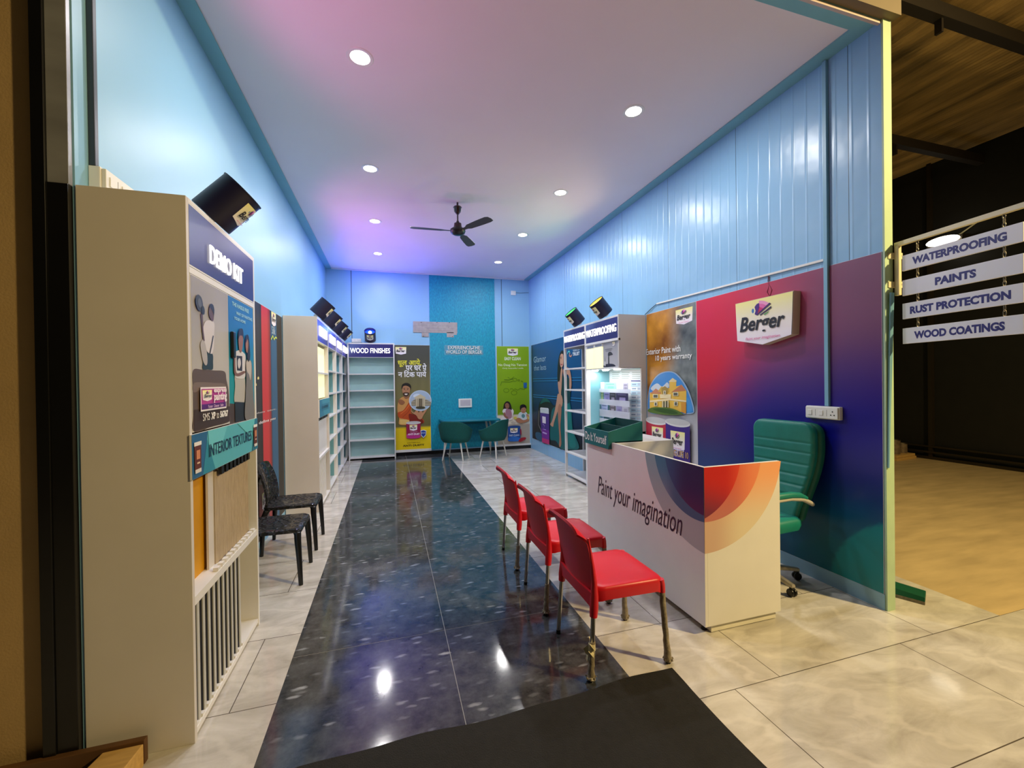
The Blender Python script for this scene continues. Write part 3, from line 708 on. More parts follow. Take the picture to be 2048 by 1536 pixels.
for k in range(11): bl.box(0.064 + k * 0.059 - 0.026, 0.064 + k * 0.059 - 0.004, 0.006, 0.024, 0.045, 0.058)
bl.build('bottom_shelf', 'white', demo)
bx('plinth', mat('grey_plinth', (120, 112, 104), 0.6), 0.024, w - 0.024, 0.03, d, 0.0, 0.02, demo)

# ------------------------------------------------------------------ paint-can spotlights
def can_lamp(name, label, base, rz, tilt, col, power, angle=95, group='paint can spotlights on the units', disc=None, strength=3.0, mouth=False, R=0.108, H=0.225):
    r = thing(name, label, 'spotlight', base, rz, group); r.rotation_euler = (tilt, 0, rz)
    b = MB(); n = 36
    b.lathe([(0.0, 0.0), (R - 0.004, 0.0), (R, 0.004), (R, H - 0.008), (R + 0.003, H - 0.006), (R + 0.003, H), (R - 0.006, H), (R - 0.006, 0.10), (0.0, 0.10)], n, cap0=False, cap1=False)
    b.build('can_shell', 'navy', r, smooth=40)
    dz = H - (0.008 if mouth is True else mouth) if mouth else 0.104
    l = MB().lathe([(0.0, dz - 0.002), (R - 0.007, dz - 0.002), (R - 0.007, dz), (0, dz)], n, cap0=False, cap1=False)
    gm = glow_mat(name + '_glow', disc or tuple(int(255 * c) for c in col), strength)
    l.build('lamp_disc', gm, r)
    if mouth is not True:
        bl = MB().lathe([(0.0, dz), (0.030, dz + 0.001), (0.032, dz + 0.02), (0.02, dz + 0.034), (0.0, dz + 0.038)], 16, cap0=False, cap1=False); bl.build('bulb', glow_mat(name + '_bulb', (255, 250, 255), 6.0 if strength > 1 else 1.5), r, smooth=40)
    flat = Art(r, 0.0); flat.mb = MB(); flat.y = 0.0; flat.STEP = 0.0006
    u0, u1, z0, z1 = -0.066, 0.066, 0.065, 0.19
    top, bot = lin((250, 243, 160)), lin((240, 236, 238))
    nn = 12
    for i in range(nn):
        s0, s1 = i / nn, (i + 1) / nn
        zb = lambda s: z0 + 0.018 * abs(2 * s - 1)
        A, B = u0 + (u1 - u0) * s0, u0 + (u1 - u0) * s1
        flat.mb.add([(A, 0, zb(s0)), (B, 0, zb(s1)), (B, 0, z1), (A, 0, z1)], [(0, 1, 2, 3)], 0, [bot, bot, top, top])
    flat.y -= 0.0006
    flat.logo(u0, u1, z0, z1, plate=False)
    flat.mb.v = [((R + 0.0008 - v[1]) * math.sin(v[0] / R), -(R + 0.0008 - v[1]) * math.cos(v[0] / R), v[2]) for v in flat.mb.v]
    flat.mb.build('logo_label', 'print', r)
    # mounting stub (upright, under the tilted can)
    sb = MB().box(-0.02, 0.02, -0.02, 0.02, -0.03, 0.0); sb.build('mounting_stub', 'white', r)
    sp = lamp('spot_light', 'SPOT', (0, 0, H + 0.01), None, power, col, 0.05, r, angle, 0.6)
    sp.rotation_euler = (PI, 0, 0)
    return r
can_lamp('can_spotlight', 'navy paint-can spotlight leaning out from the top of the DEMO KIT cabinet', (-0.905, 2.58, 2.447), HALF, math.radians(44), (1.0, 0.20, 0.60), 24, 120)
cols = [((1.0, 0.24, 0.72), 18), ((0.66, 0.14, 1.0), 22), ((0.28, 0.10, 1.0), 44), ((0.18, 0.08, 1.0), 52)]
names = ['nearest of the four navy paint-can spotlights on the long left unit', 'second nearest of the four navy paint-can spotlights on the long left unit', 'third navy paint-can spotlight along the long left unit, before the last', 'farthest navy paint-can spotlight on the long left unit, next to the corner socket']
for k in range(4):
    can_lamp('can_spotlight', names[k], (-0.905, 5.92 + 0.92 * k, 2.455), HALF, math.radians(42), cols[k][0], cols[k][1], 110)
can_lamp('can_spotlight', 'paint-can spotlight with green light on the far WATERPROOFING unit', (2.86, 5.90, 2.455), -HALF, math.radians(42), (0.35, 1.0, 0.35), 12, 100, disc=(40, 200, 80), strength=0.9, mouth=True)
can_lamp('can_spotlight', 'paint-can spotlight with yellow light on the near WATERPROOFING unit', (2.85, 5.06, 2.455), -HALF, math.radians(42), (1.0, 0.72, 0.3), 16, 100, disc=(255, 205, 40), strength=1.2, mouth=True)
can_lamp('can_spotlight', 'blue-lit paint-can spotlight on top of the WOOD FINISHES shelf', (-0.365, 8.98, 2.445), 0, math.radians(42), (0.08, 0.15, 1.0), 40, 130, disc=(10, 60, 255), strength=2.2, mouth=0.05)

# ------------------------------------------------------------------ long left row (four units)
LX, LY, LW, LD = -0.83, 5.46, 0.915, 0.372
u1 = thing('lit_display_unit', 'nearest unit of the long left row, with glowing cream panels and teal name board', 'shelf unit', (LX, LY, 0), HALF, 'units of the long left row')
carcass(u1, LW, LD, back='white', side='side')
header(u1, LW, None, (0.14, 0.74, 2.155, 2.275), True)
for z0, z1 in ((1.70, 2.035), (1.365, 1.68)):
    bx('lit_panel', 'glow_cream', 0.03, LW - 0.03, 0.05, 0.06, z0, z1, u1)
bx('shelf', 'white', 0.022, LW - 0.022, 0.0, 0.06, 1.68, 1.70, u1)
nbd = bx('name_board', 'white', 0.01, LW - 0.01, -0.012, 0.0, 1.14, 1.36, u1)
a = Art(nbd, -0.012); a.begin('board_print'); a.rect(0.011, LW - 0.011, 1.142, 1.358, (70, 152, 174)); a.poly([(0.011, 1.142), (0.35, 1.142), (0.2, 1.358), (0.011, 1.358)], (52, 128, 160), True); a.end()
a.begin('printed_symbol')
for k in range(9): a.rect(0.16 + k * 0.065, 0.16 + k * 0.065 + 0.04, 1.235, 1.275, (40, 92, 120))
a.stroke([(0.12, 1.22), (0.80, 1.22)], 0.005, (40, 92, 120), True); a.stroke([(0.12, 1.29), (0.80, 1.29)], 0.005, (40, 92, 120), True); a.end()
for k in range(7): bx('clip', 'black', 0.08 + k * 0.11, 0.14 + k * 0.11, 0.004, 0.02, 1.10, 1.14, u1)
bx('front_panel', 'white', 0.04, LW - 0.03, 0.03, 0.045, 0.66, 1.11, u1)
bx('shelf', 'white', 0.022, LW - 0.022, 0.0, LD - 0.02, 0.62, 0.65, u1)
for k in range(7): bx('sample_slat', 'white', 0.06 + k * 0.085, 0.10 + k * 0.085, 0.01, 0.06, 0.05, 0.62, u1)
bx('bottom_shelf', 'white', 0.022, LW - 0.022, 0.0, LD - 0.02, 0.03, 0.05, u1)
lab = ['open white shelf unit next to the glowing panels in the long left row', 'middle open white shelf unit of the long left row', 'open white shelf unit at the far end of the long left row, in the corner']
for k in range(3):
    shelf_unit('shelf_unit', lab[k], (LX, LY + (k + 1) * 0.918, 0), HALF, LW if k < 2 else 0.88, LD, None, (0.14, 0.74, 2.155, 2.275), True, group='units of the long left row')
# shelf against the back wall
shelf_unit('shelf_unit', 'white shelf unit with WOOD FINISHES header against the back wall', (-0.80, 8.845, 0), 0, 0.905, 0.25, 'WOOD FINISHES', (0.055, 0.82, 2.165, 2.265))

# ------------------------------------------------------------------ right units
RX = 2.735; RD = WX1 - RX - 0.006
shelf_unit('shelf_unit', 'open-backed white shelf unit under the far WATERPROOFING header', (RX, 6.235, 0), -HALF, 0.775, RD, 'WATERPROOFING', (0.03, 0.755, 2.165, 2.265), back=None, open_sides=True)
NY0, NW = 5.458, 0.915
ru = thing('colour_tool_unit', 'white counter unit with lit cream panels and spotlit brochures under the near WATERPROOFING header', 'display unit', (RX, NY0, 0), -HALF)
bx('side_panel', 'white', 0, 0.024, 0.0, RD, 1.70, 2.37, ru, bevel=0.0015); bx('front_post', 'white', 0, 0.024, 0.0, 0.06, 0, 1.70, ru); bx('liner_and_shade', 'aqua_dark', 0.004, 0.020, 0.06, RD, 0, 1.70, ru)
MB().box(NW - 0.022, NW, 0.0, RD, 1.71, 2.37).box(NW - 0.022, NW, RD - 0.075, RD, 0.0, 1.71).box(NW - 0.022, NW, 0.0, RD, 0, 0.86).build('side_panel', 'side', ru)
bx('top_panel', 'white', 0.024, NW - 0.022, 0.0, RD, 2.352, 2.37, ru)
bx('back_panel', 'aqua', 0.024, NW - 0.022, RD - 0.018, RD, 0.0, 2.35, ru)
header(ru, NW, 'WATERPROOFING', (0.035, 0.86, 2.165, 2.265))
bx('rail', 'white', 0.0, NW, -0.012, 0.02, 2.048, 2.074, ru)
bx('cabinet_floor', 'white', 0.024, NW - 0.022, 0.0, RD - 0.02, 1.70, 1.722, ru)
bx('cabinet_face', 'white', 0.024, NW - 0.022, 0.012, 0.024, 1.722, 2.048, ru)
for u0, z1 in ((0.035, 1.995), (0.275, 2.0)):
    bx('lit_panel', 'glow_cream', u0, u0 + 0.225, -0.004, 0.012, 1.715, z1, ru)
    q = bx('name_board', 'white', u0, u0 + 0.225, -0.004, 0.012, z1 + 0.004, 2.044, ru)
    a = Art(q, -0.004); a.begin('board_print'); a.rect(u0 + 0.03, u0 + 0.215, z1 + 0.01, 2.038, (120, 126, 146)); a.end()
pn = bx('printed_panel', 'white', 0.52, 0.89, 0.0, 0.012, 1.722, 2.044, ru)
a = Art(pn, 0.0); a.begin('panel_print')
a.grid(0.522, 0.888, 1.724, 2.042, lambda s, t: mix(lin((196, 194, 198)), lin((150, 150, 156)), t), 6, 8)
a.blob([(0.53, 1.726), (0.55, 1.755), (0.66, 1.765), (0.78, 1.755), (0.83, 1.726), (0.7, 1.724)], (46, 44, 64)); a.poly([(0.65, 1.76), (0.68, 1.76), (0.675, 1.88), (0.655, 1.88)], (40, 40, 46), True)
a.blob([(0.65, 1.87), (0.66, 1.91), (0.72, 1.915), (0.77, 1.88), (0.73, 1.872)], (60, 60, 66)); a.ell(0.57, 1.77, 0.018, 0.035, (214, 214, 216)); a.poly([(0.562, 1.80), (0.58, 1.80), (0.57, 1.87)], (150, 160, 158), True)
a.stroke([(0.57, 1.955), (0.76, 1.955)], 0.006, (90, 88, 96), True); a.stroke([(0.59, 1.935), (0.74, 1.935)], 0.005, (110, 108, 116), True)
a.logo(0.765, 0.825, 1.985, 2.038, tagline=False); a.end()
for u in (0.10, 0.40, 0.70):
    pk = MB().lathe([(0, 1.68), (0.04, 1.68), (0.046, 1.69), (0.046, 1.70), (0, 1.70)], 20, mtx=Matrix.Translation((u, 0.10, 0)), cap0=False, cap1=False).build('puck_light', 'glow_lamp', ru)
    lamp('puck_lamp', 'AREA', (u, 0.10, 1.672), (u, 0.14, 0.0), 1.3, (0.95, 0.97, 1.0), 0.07, ru)
bx('worktop', 'white', 0.024, NW, -0.05, RD - 0.02, 0.86, 0.895, ru)
bx('front_panel', 'white', 0.024, NW - 0.022, 0.0, 0.02, 0.04, 0.86, ru)
mapG = plane_map((RX, NY0, 0), -HALF, 0, WX1 - 0.03, (1140, 640, 6.982))
bp_ = ru
a = Art(bp_, RD - 0.018, mapG)
a.begin('chart_poster'); a.poly([(545, 690), (1042, 690), (1050, 1536), (545, 1536)], (232, 236, 238))
for u0, u1 in ((585, 690), (720, 830), (865, 990)):
    for k in range(4): a.poly([(u0, 728 + 27 * k), (u1 - 14 * (k % 2), 728 + 27 * k), (u1 - 14 * (k % 2), 738 + 27 * k), (u0, 738 + 27 * k)], (176, 186, 182))
a.end()
a.begin('price_chart'); a.poly([(852, 842), (1022, 842), (1024, 858), (852, 858)], (92, 84, 140))
for k in range(9):
    y = 872 + k * 60
    a.poly([(852, y), (1022, y), (1024, y + 56), (852, y + 56)], (186, 212, 226) if k % 2 == 0 else (226, 232, 238))
    a.poly([(868, y + 18), (926, y + 18), (926, y + 36), (868, y + 36)], (140, 156, 178)); a.poly([(946, y + 12), (1010, y + 12), (1010, y + 42), (946, y + 42)], (172, 184, 200))
a.end()
# brochure holder with its leaflets in front of the back panel
bh = thing('brochure_rack', 'clear wall rack of colourful leaflets inside the spotlit unit', 'rack', (RX, NY0, 0), -HALF)
mapH = plane_map((RX, NY0, 0), -HALF, 0, RX + 0.22, (1140, 640, 6.982))
m_rack = mat('clear_rack', (206, 210, 222), 0.2, alpha=0.55)
def rack_q(x0, y0, x1, y1):
    p, q = mapH(x0, y1), mapH(x1, y0); return p[0], q[0], p[1], q[1]
for rw in ((365, 975, 860, 870), (365, 1140, 850, 1160), (380, 1300, 850, 1330), (380, 1440, 850, 1470)):
    u0, u1, z0, z1 = rack_q(rw[0], rw[1] - 8, rw[2], rw[1] + 30); u0 = max(u0, 0.03); u1 = min(u1, NW - 0.03)
    MB().box(u0, u1, 0.200, 0.204, min(z0, z1), max(z0, z1)).box(u0, u1, 0.204, 0.217, min(z0, z1), min(z0, z1) + 0.004).build('rack_tray', m_rack, bh)
leaf = [(365, 868, 475, 975, (222, 240, 238)), (480, 870, 640, 975, (150, 220, 196)), (645, 870, 735, 975, (226, 228, 232)), (740, 880, 800, 1000, (160, 156, 176)),
        (380, 985, 455, 1140, (166, 186, 140)), (470, 1010, 545, 1145, (150, 142, 196)), (548, 1015, 628, 1145, (52, 44, 66)), (634, 1015, 800, 1145, (62, 52, 96)),
        (390, 1165, 515, 1300, (186, 196, 236)), (545, 1180, 620, 1300, (110, 100, 112)), (636, 1170, 710, 1310, (168, 160, 206)), (716, 1165, 800, 1310, (204, 200, 218)),
        (390, 1330, 455, 1440, (176, 204, 236)), (640, 1330, 800, 1440, (196, 180, 170))]
for k, (x0, y0, x1, y1, c) in enumerate(leaf):
    u0, u1, z0, z1 = rack_q(x0, y0, x1, y1); u0 = max(u0, 0.03); u1 = max(u1, u0 + 0.05)
    lf = MB().box(u0, u1, 0.222 + 0.001 * k, 0.226 + 0.001 * k, z0, z1).build('leaflet', mat('leaflet_paper', c, 0.4, var=0.06), None)
    lf.location = (RX, NY0, 0); lf.rotation_euler = (0, 0, -HALF)
    tag(lf, 'leaflet', 'leaflet', 'leaflets in the clear rack')
    a = Art(lf, 0.222 + 0.001 * k); a.begin('leaflet_print'); hh = z1 - z0; ww = u1 - u0
    a.rect(u0 + ww * 0.15, u1 - ww * 0.15, z1 - hh * 0.28, z1 - hh * 0.18, tuple(min(255, v + 50) if sum(c) < 450 else v - 60 for v in c))
    a.rect(u0 + ww * 0.3, u1 - ww * 0.2, z0 + hh * 0.2, z0 + hh * 0.5, tuple(min(255, v + 90) if sum(c) < 450 else v - 25 for v in c)); a.end()
lf_names = ['pale mint', 'mint green', 'white', 'grey violet', 'olive green', 'lilac', 'near-black', 'dark violet', 'pale blue', 'dark grey', 'mauve', 'pale lilac', 'sky blue', 'beige']
lf_row = ['top tier', 'top tier', 'top tier', 'top tier', 'second tier', 'second tier', 'second tier', 'second tier', 'third tier', 'third tier', 'third tier', 'third tier', 'bottom tier', 'bottom tier']
for o in list(scene.objects):
    if o.name.startswith('leaflet') and 'category' in o:
        i = 0 if '.' not in o.name else int(o.name.split('.')[1])
        o['label'] = '%s leaflet standing in the %s of the clear brochure rack' % (lf_names[i], lf_row[i])
# ================================================================== POSTERS AND WALL FITTINGS
def panel(name, label, cat, loc, rz, u1, z0, z1, t=0.004, group=None):
    r = thing(name, label, cat, loc, rz, group)
    bx('backing_sheet', 'white', 0, u1, -t, -0.0004, z0, z1, r)
    return r, Art(r, -t)
def printed_can(a, u0, u1, z0, z1, c, c2=None, lid=(222, 222, 220), handle=False):
    w_ = u1 - u0; h = z1 - z0; cu = (u0 + u1) / 2
    arc = lambda z, k, up: [(cu + w_ / 2 * math.cos(PI * i / 12) , z + k * math.sin(PI * i / 12)) for i in (range(13) if up else range(12, -1, -1))]
    sh = w_ * 0.10
    body = [(u1, z0 + sh)] + [(cu + w_ / 2 * math.cos(PI * i / 12), z0 + sh - sh * math.sin(PI * i / 12)) for i in range(1, 12)] + [(u0, z0 + sh), (u0, z1 - sh), (u1, z1 - sh)]
    a.poly(body, c, True)
    if c2: a.poly([(u1, z0 + sh)] + [(cu + w_ / 2 * math.cos(PI * i / 12), z0 + sh - sh * math.sin(PI * i / 12)) for i in range(1, 12)] + [(u0, z0 + sh), (u0, z0 + h * 0.25), (cu, z0 + h * 0.36), (u1, z0 + h * 0.20)], c2, True)
    a.ell_raw(cu, z1 - sh, w_ / 2 * 1.04, sh * 1.1, lid); a.ell_raw(cu, z1 - sh * 0.7, w_ / 2 * 0.98, sh * 0.9, tuple(int(v * 0.9) for v in lid))
def ell_raw(s, cx, cy, rx, ry, c, n=24):
    return s.poly([(cx + rx * math.cos(2 * PI * k / n), cy + ry * math.sin(2 * PI * k / n)) for k in range(n)], c, True)
Art.ell_raw = ell_raw
# ---- striped poster on the left wall
SL = (WX0 + 0.001, 3.30, 0)
po, a = panel('wall_poster', 'tall poster with black, red and blue stripes behind the black chairs', 'poster', SL, HALF, 2.13, 0.06, 2.345)
a.px = plane_map(SL, HALF, 0, WX0 + 0.005, (500, 590, 4.955))
a.begin('stripes_and_shadow')
def stripes(s, t):
    u = s * 2.13
    blk, red, blu = lin((30, 30, 36)), lin((196, 44, 54)), lin((26, 92, 134))
    c = mix(mix(blk, lin((46, 44, 50)), 0.6 * t), lin((14, 12, 16)), ss(1.22, 1.30, u))
    if u > 1.315: c = mix(red, lin((130, 20, 30)), ss(1.50, 1.62, u))
    if u > 1.625: c = mix(lin((16, 60, 96)), blu, ss(1.63, 1.70, u))
    return mix(c, lin((10, 14, 22)), ss(1.87, 1.90, u))  # near-black end band is the shadow gap beside the next unit, painted in
a.grid(0.003, 2.127, 0.063, 2.342, stripes, 142, 8)
a.end(); a.begin('printed_pendant_lamps')
for x, y in ((80, 825), (54, 890)):
    a.stroke([(x, y - 80), (x, y - 15)], 0.006, (120, 110, 90)); a.blob([(x - 8, y + 8), (x - 5, y - 12), (x + 5, y - 14), (x + 9, y + 5), (x, y + 12)], (236, 220, 130))
a.end(); a.begin('lettering')
a.ptext('choose   textures...', (64, 1180), (262, 1118), (220, 214, 214), bold=0.0)
a.ptext('define you', (85, 1292), (248, 1205), (236, 232, 232), bold=0.01)
a.ptext('Silk', (212, 382), (246, 322), (190, 215, 225), bold=0.0)
a.stroke([(204, 440), (222, 405), (234, 440), (250, 418), (262, 430)], 0.02, (196, 214, 90))
a.end(); a.begin('logo'); q0 = a.P((208, 300)); q1 = a.P((250, 196)); a.logo(q0[0], q1[0], q0[1], q1[1] + 0.01, tagline=False); a.end()
a.begin('printed_can'); printed_can(a, 1.10, 1.46, 0.12, 0.66, (150, 36, 50), (96, 20, 36)); a.logo(1.19, 1.37, 0.33, 0.50, tagline=False); a.end()
# ---- yellow poster with the man (back wall, left)
mapC = lambda loc: plane_map(loc, 0, 1, WY1 - 0.005, (780, 620, 4.8))
L1 = (0.105, WY1 - 0.001, 0)
po, a = panel('wall_poster', 'yellow and olive back wall poster of a person in an orange shawl', 'poster', L1, 0, 0.74, 0.126, 2.36)
a.px = mapC(L1); a.begin('printed_backdrop')
def olive(s, t):
    if t < 0.222: return mix(lin((224, 194, 12)), lin((244, 214, 20)), s)
    n_ = noise.noise(Vector((s * 7, t * 0.6, 3.1))) * 0.5 + 0.5
    c = mix(lin((70, 72, 64)), lin((110, 104, 60)), ss(0.95, 0.45, t)); return mix(c, lin((150, 142, 90)), 0.5 * n_ * ss(0.85, 0.6, t) * ss(0.25, 0.45, t))
a.grid(0.003, 0.737, 0.129, 2.357, olive, 36, 45)
a.end(); a.begin('lettering')
a.ptext('धूल आये,', (75, 548), (300, 468), (232, 226, 60), bold=0.02)
a.ptext('पर घर पे', (150, 584), (350, 512), (244, 244, 244), bold=0.02)
a.ptext('न िटक पाये', (78, 645), (348, 578), (244, 244, 244), bold=0.02)
a.ptext('WEATHERCOAT', (162, 1282), (292, 1266), (60, 44, 10), bold=0.01)
a.ptext('ANTI DUSTT', (124, 1314), (328, 1284), (30, 22, 10), bold=0.03)
a.end(); a.begin('logo'); q0 = a.P((52, 428)); q1 = a.P((156, 356)); a.logo(q0[0], q1[0], q0[1], q1[1], tagline=False); a.end()
a.begin('printed_person')
a.blob([(80, 880), (110, 840), (150, 832), (200, 840), (215, 870), (205, 960), (180, 1050), (185, 1100), (90, 1098), (88, 1040), (70, 960)], (206, 150, 84))
a.poly([(92, 1050), (185, 1050), (186, 1096), (96, 1096)], (226, 190, 110))
a.blob([(76, 985), (130, 960), (186, 880), (215, 872), (200, 980), (250, 1010), (310, 1040), (320, 1085), (200, 1092), (190, 1060), (130, 1045), (84, 1030)], (190, 78, 28))
a.blob([(180, 1000), (250, 1010), (300, 1040), (318, 1085), (210, 1090)], (128, 34, 20))
a.stroke([(100, 1000), (150, 960), (200, 890)], 0.012, (230, 120, 50)); a.stroke([(120, 1030), (170, 985), (205, 930)], 0.01, (150, 56, 20))
a.blob([(78, 870), (100, 858), (130, 870), (142, 890), (120, 910), (90, 900)], (150, 96, 62))
a.blob([(134, 820), (150, 800), (176, 812), (180, 840), (155, 852), (136, 842)], (148, 100, 68))
a.blob([(116, 740), (130, 718), (165, 712), (192, 735), (190, 785), (178, 818), (152, 832), (128, 812), (118, 780)], (178, 128, 92))
a.blob([(110, 745), (118, 715), (150, 700), (185, 708), (202, 735), (196, 770), (190, 745), (160, 728), (128, 732), (116, 760)], (28, 24, 20))
a.blob([(126, 796), (152, 790), (182, 795), (176, 820), (152, 832), (130, 816)], (70, 48, 38)); a.blob([(138, 806), (154, 802), (170, 806), (154, 816)], (236, 226, 214))
a.stroke([(128, 752), (146, 749)], 0.007, (40, 28, 24)); a.stroke([(160, 749), (180, 752)], 0.007, (40, 28, 24)); a.ell(138, 762, 6, 4, (40, 28, 24), 10); a.ell(170, 762, 6, 4, (40, 28, 24), 10); a.stroke([(154, 760), (151, 784), (158, 786)], 0.006, (140, 92, 66))
a.blob([(200, 955), (230, 985), (260, 945), (275, 985), (300, 945), (312, 985), (340, 945), (352, 960), (320, 1010), (300, 1046), (272, 1044), (250, 1010), (212, 985)], (196, 140, 100))
a.end(); a.begin('printed_globe')
a.ell(290, 870, 108, 100, (196, 212, 226), 36); a.ell(290, 868, 98, 92, (170, 190, 210), 36); a.ell(262, 826, 40, 22, (216, 228, 238), 24)
a.poly([(205, 880), (232, 860), (345, 860), (392, 880), (392, 920), (205, 920)], (150, 140, 116)); a.poly([(232, 838), (290, 808), (342, 838), (338, 850), (236, 850)], (206, 192, 156)); a.poly([(244, 850), (334, 850), (330, 945), (250, 945)], (120, 108, 86))
for x in (248, 264, 312, 326): a.poly([(x, 850), (x + 9, 850), (x + 9, 945), (x, 945)], (222, 208, 172))
for y in (858, 880, 904): a.stroke([(204, y), (240, y)], 0.008, (214, 206, 180)); a.stroke([(338, y), (394, y)], 0.008, (214, 206, 180))
a.ell(292, 936, 46, 12, (70, 66, 46), 20)
a.end(); a.begin('printed_can'); q0 = a.P((158, 1236)); q1 = a.P((292, 1066)); printed_can(a, q0[0], q1[0], q0[1], q1[1], (150, 26, 74), (196, 50, 140)); q0 = a.P((188, 1160)); q1 = a.P((260, 1100)); a.logo(q0[0], q1[0], q0[1], q1[1], tagline=False)
a.ptext('WEATHERCOAT', (190, 1174), (262, 1163), (230, 200, 220), bold=0.0); a.ptext('ANTI DUST', (170, 1202), (284, 1178), (245, 235, 245), bold=0.03)
a.end(); a.begin('printed_shield'); a.poly([(292, 1154), (320, 1148), (348, 1156), (344, 1200), (320, 1226), (296, 1202)], (226, 230, 240)); a.poly([(297, 1160), (320, 1154), (343, 1161), (339, 1196), (320, 1218), (300, 1197)], (34, 70, 160)); a.ptext('DUST', (303, 1184), (337, 1172), (220, 230, 245), bold=0.02); a.end()
# ---- green poster with the children (back wall, right)
L2 = (2.338, WY1 - 0.001, 0)
po, a = panel('wall_poster', 'bright green poster of two seated children below white writing on the back wall', 'poster', L2, 0, 0.775, 0.116, 2.36)
a.px = mapC(L2); a.begin('printed_backdrop')
a.grid(0.003, 0.772, 0.119, 2.357, lambda s, t: (lin((176, 166, 152)) if t < 0.195 else (lin((222, 212, 194)) if t < 0.305 else mix(mix(lin((108, 150, 10)), lin((136, 178, 8)), ss(0.3, 0.6, t)), lin((124, 160, 14)), abs(s - 0.5)))), 10, 62)
a.end(); a.begin('lettering')
a.ptext('EASY CLEAN', (1100, 482), (1254, 452), (240, 246, 226), bold=0.02)
a.ptext('No Daag No Tension', (1040, 545), (1314, 516), (236, 244, 206), bold=0.01)
a.ptext('Only beautiful walls', (1078, 570), (1280, 552), (222, 236, 180), bold=0.01)
a.end(); a.begin('logo'); q0 = a.P((1126, 440)); q1 = a.P((1228, 370)); a.logo(q0[0], q1[0], q0[1], q1[1], tagline=False); a.end()
a.begin('printed_doodles')
dc = (52, 92, 8)
a.stroke([(1060, 725), (1070, 690), (1100, 690), (1150, 692), (1180, 685)], 0.007, dc); a.stroke([(1095, 670), (1140, 672), (1180, 660)], 0.01, dc); a.stroke([(1130, 645), (1160, 665), (1190, 640)], 0.007, dc)
for cx, cy, r_ in ((1197, 670, 20), (1115, 772, 26), (1190, 795, 28), (1235, 675, 9)):
    a.stroke([(cx + r_ * math.cos(t * 0.52), cy + r_ * 0.75 * math.sin(t * 0.52)) for t in range(13)], 0.006, dc)
a.stroke([(1150, 760), (1170, 752), (1185, 768), (1200, 755), (1225, 770), (1250, 752), (1290, 765), (1300, 740)], 0.007, dc); a.stroke([(1258, 690), (1264, 678), (1272, 692)], 0.01, dc)
a.poly([(1280, 698), (1312, 698), (1310, 748), (1282, 748)], (40, 104, 168))
a.end(); a.begin('printed_person', label='printed girl with long dark hair and a white and mauve top')
a.blob([(1060, 1052), (1085, 1020), (1130, 1030), (1165, 1025), (1172, 1050), (1110, 1062)], (230, 222, 222))
a.blob([(1078, 975), (1090, 950), (1120, 942), (1165, 945), (1186, 975), (1170, 1030), (1150, 1045), (1100, 1045), (1092, 1000)], (226, 220, 222))
a.blob([(1108, 965), (1130, 948), (1155, 955), (1168, 1000), (1160, 1038), (1112, 1040)], (168, 120, 136)); a.blob([(1090, 985), (1102, 985), (1112, 1015), (1135, 1030), (1120, 1042), (1092, 1020)], (150, 98, 78))
a.blob([(1086, 950), (1094, 900), (1120, 876), (1148, 888), (1164, 930), (1166, 962), (1150, 952), (1100, 948)], (36, 26, 22)); a.blob([(1104, 905), (1122, 892), (1140, 905), (1142, 930), (1126, 950), (1108, 935)], (150, 102, 78))
a.stroke([(1110, 915), (1118, 914)], 0.006, (40, 28, 24)); a.stroke([(1128, 914), (1137, 915)], 0.006, (40, 28, 24)); a.stroke([(1116, 936), (1124, 940), (1132, 936)], 0.006, (120, 60, 54))
a.end(); a.begin('printed_person', label='printed small boy in a pale shirt')
a.blob([(1230, 1000), (1250, 980), (1300, 978), (1318, 1005), (1310, 1050), (1248, 1052), (1228, 1025)], (204, 220, 224)); a.blob([(1262, 1005), (1280, 998), (1294, 1015), (1282, 1036), (1264, 1028)], (90, 140, 146))
a.blob([(1205, 1045), (1240, 1035), (1280, 1058), (1325, 1040), (1332, 1062), (1290, 1080), (1240, 1084), (1212, 1068)], (176, 124, 94)); a.blob([(1305, 1000), (1330, 1010), (1332, 1042), (1316, 1046)], (190, 140, 108))
a.blob([(1248, 945), (1256, 918), (1280, 908), (1302, 925), (1304, 955), (1296, 982), (1274, 990), (1256, 975)], (178, 128, 98)); a.blob([(1244, 945), (1250, 915), (1278, 905), (1304, 920), (1306, 950), (1290, 935), (1262, 942), (1252, 962)], (26, 22, 20))
a.stroke([(1262, 952), (1271, 951)], 0.006, (40, 28, 24)); a.stroke([(1284, 951), (1293, 952)], 0.006, (40, 28, 24)); a.stroke([(1270, 974), (1278, 976), (1286, 974)], 0.006, (130, 66, 58))
a.end(); a.begin('printed_toys'); a.ell(1200, 1035, 16, 14, (214, 200, 90), 14); a.blob([(1315, 1020), (1332, 1030), (1328, 1050), (1318, 1040)], (220, 200, 96))
a.stroke([(1160, 1080), (1180, 1074), (1204, 1082), (1192, 1090), (1164, 1086)], 0.007, (90, 84, 78)); a.stroke([(1246, 1096), (1262, 1092), (1272, 1100)], 0.007, (110, 100, 90)); a.end()
a.begin('printed_can'); q0 = a.P((1130, 1264)); q1 = a.P((1248, 1108)); printed_can(a, q0[0], q1[0], q0[1], q1[1], (28, 74, 150), (40, 110, 200), lid=(40, 84, 156)); q0 = a.P((1152, 1182)); q1 = a.P((1222, 1132)); a.logo(q0[0], q1[0], q0[1], q1[1], tagline=False); a.ptext('EASY CLEAN', (1142, 1212), (1236, 1190), (200, 220, 245), bold=0.02)
a.blob([(1244, 1140), (1256, 1150), (1258, 1190), (1248, 1195)], (150, 30, 50)); a.blob([(1232, 1250), (1250, 1228), (1290, 1220), (1302, 1232), (1270, 1256), (1240, 1266)], (160, 24, 40)); a.end()
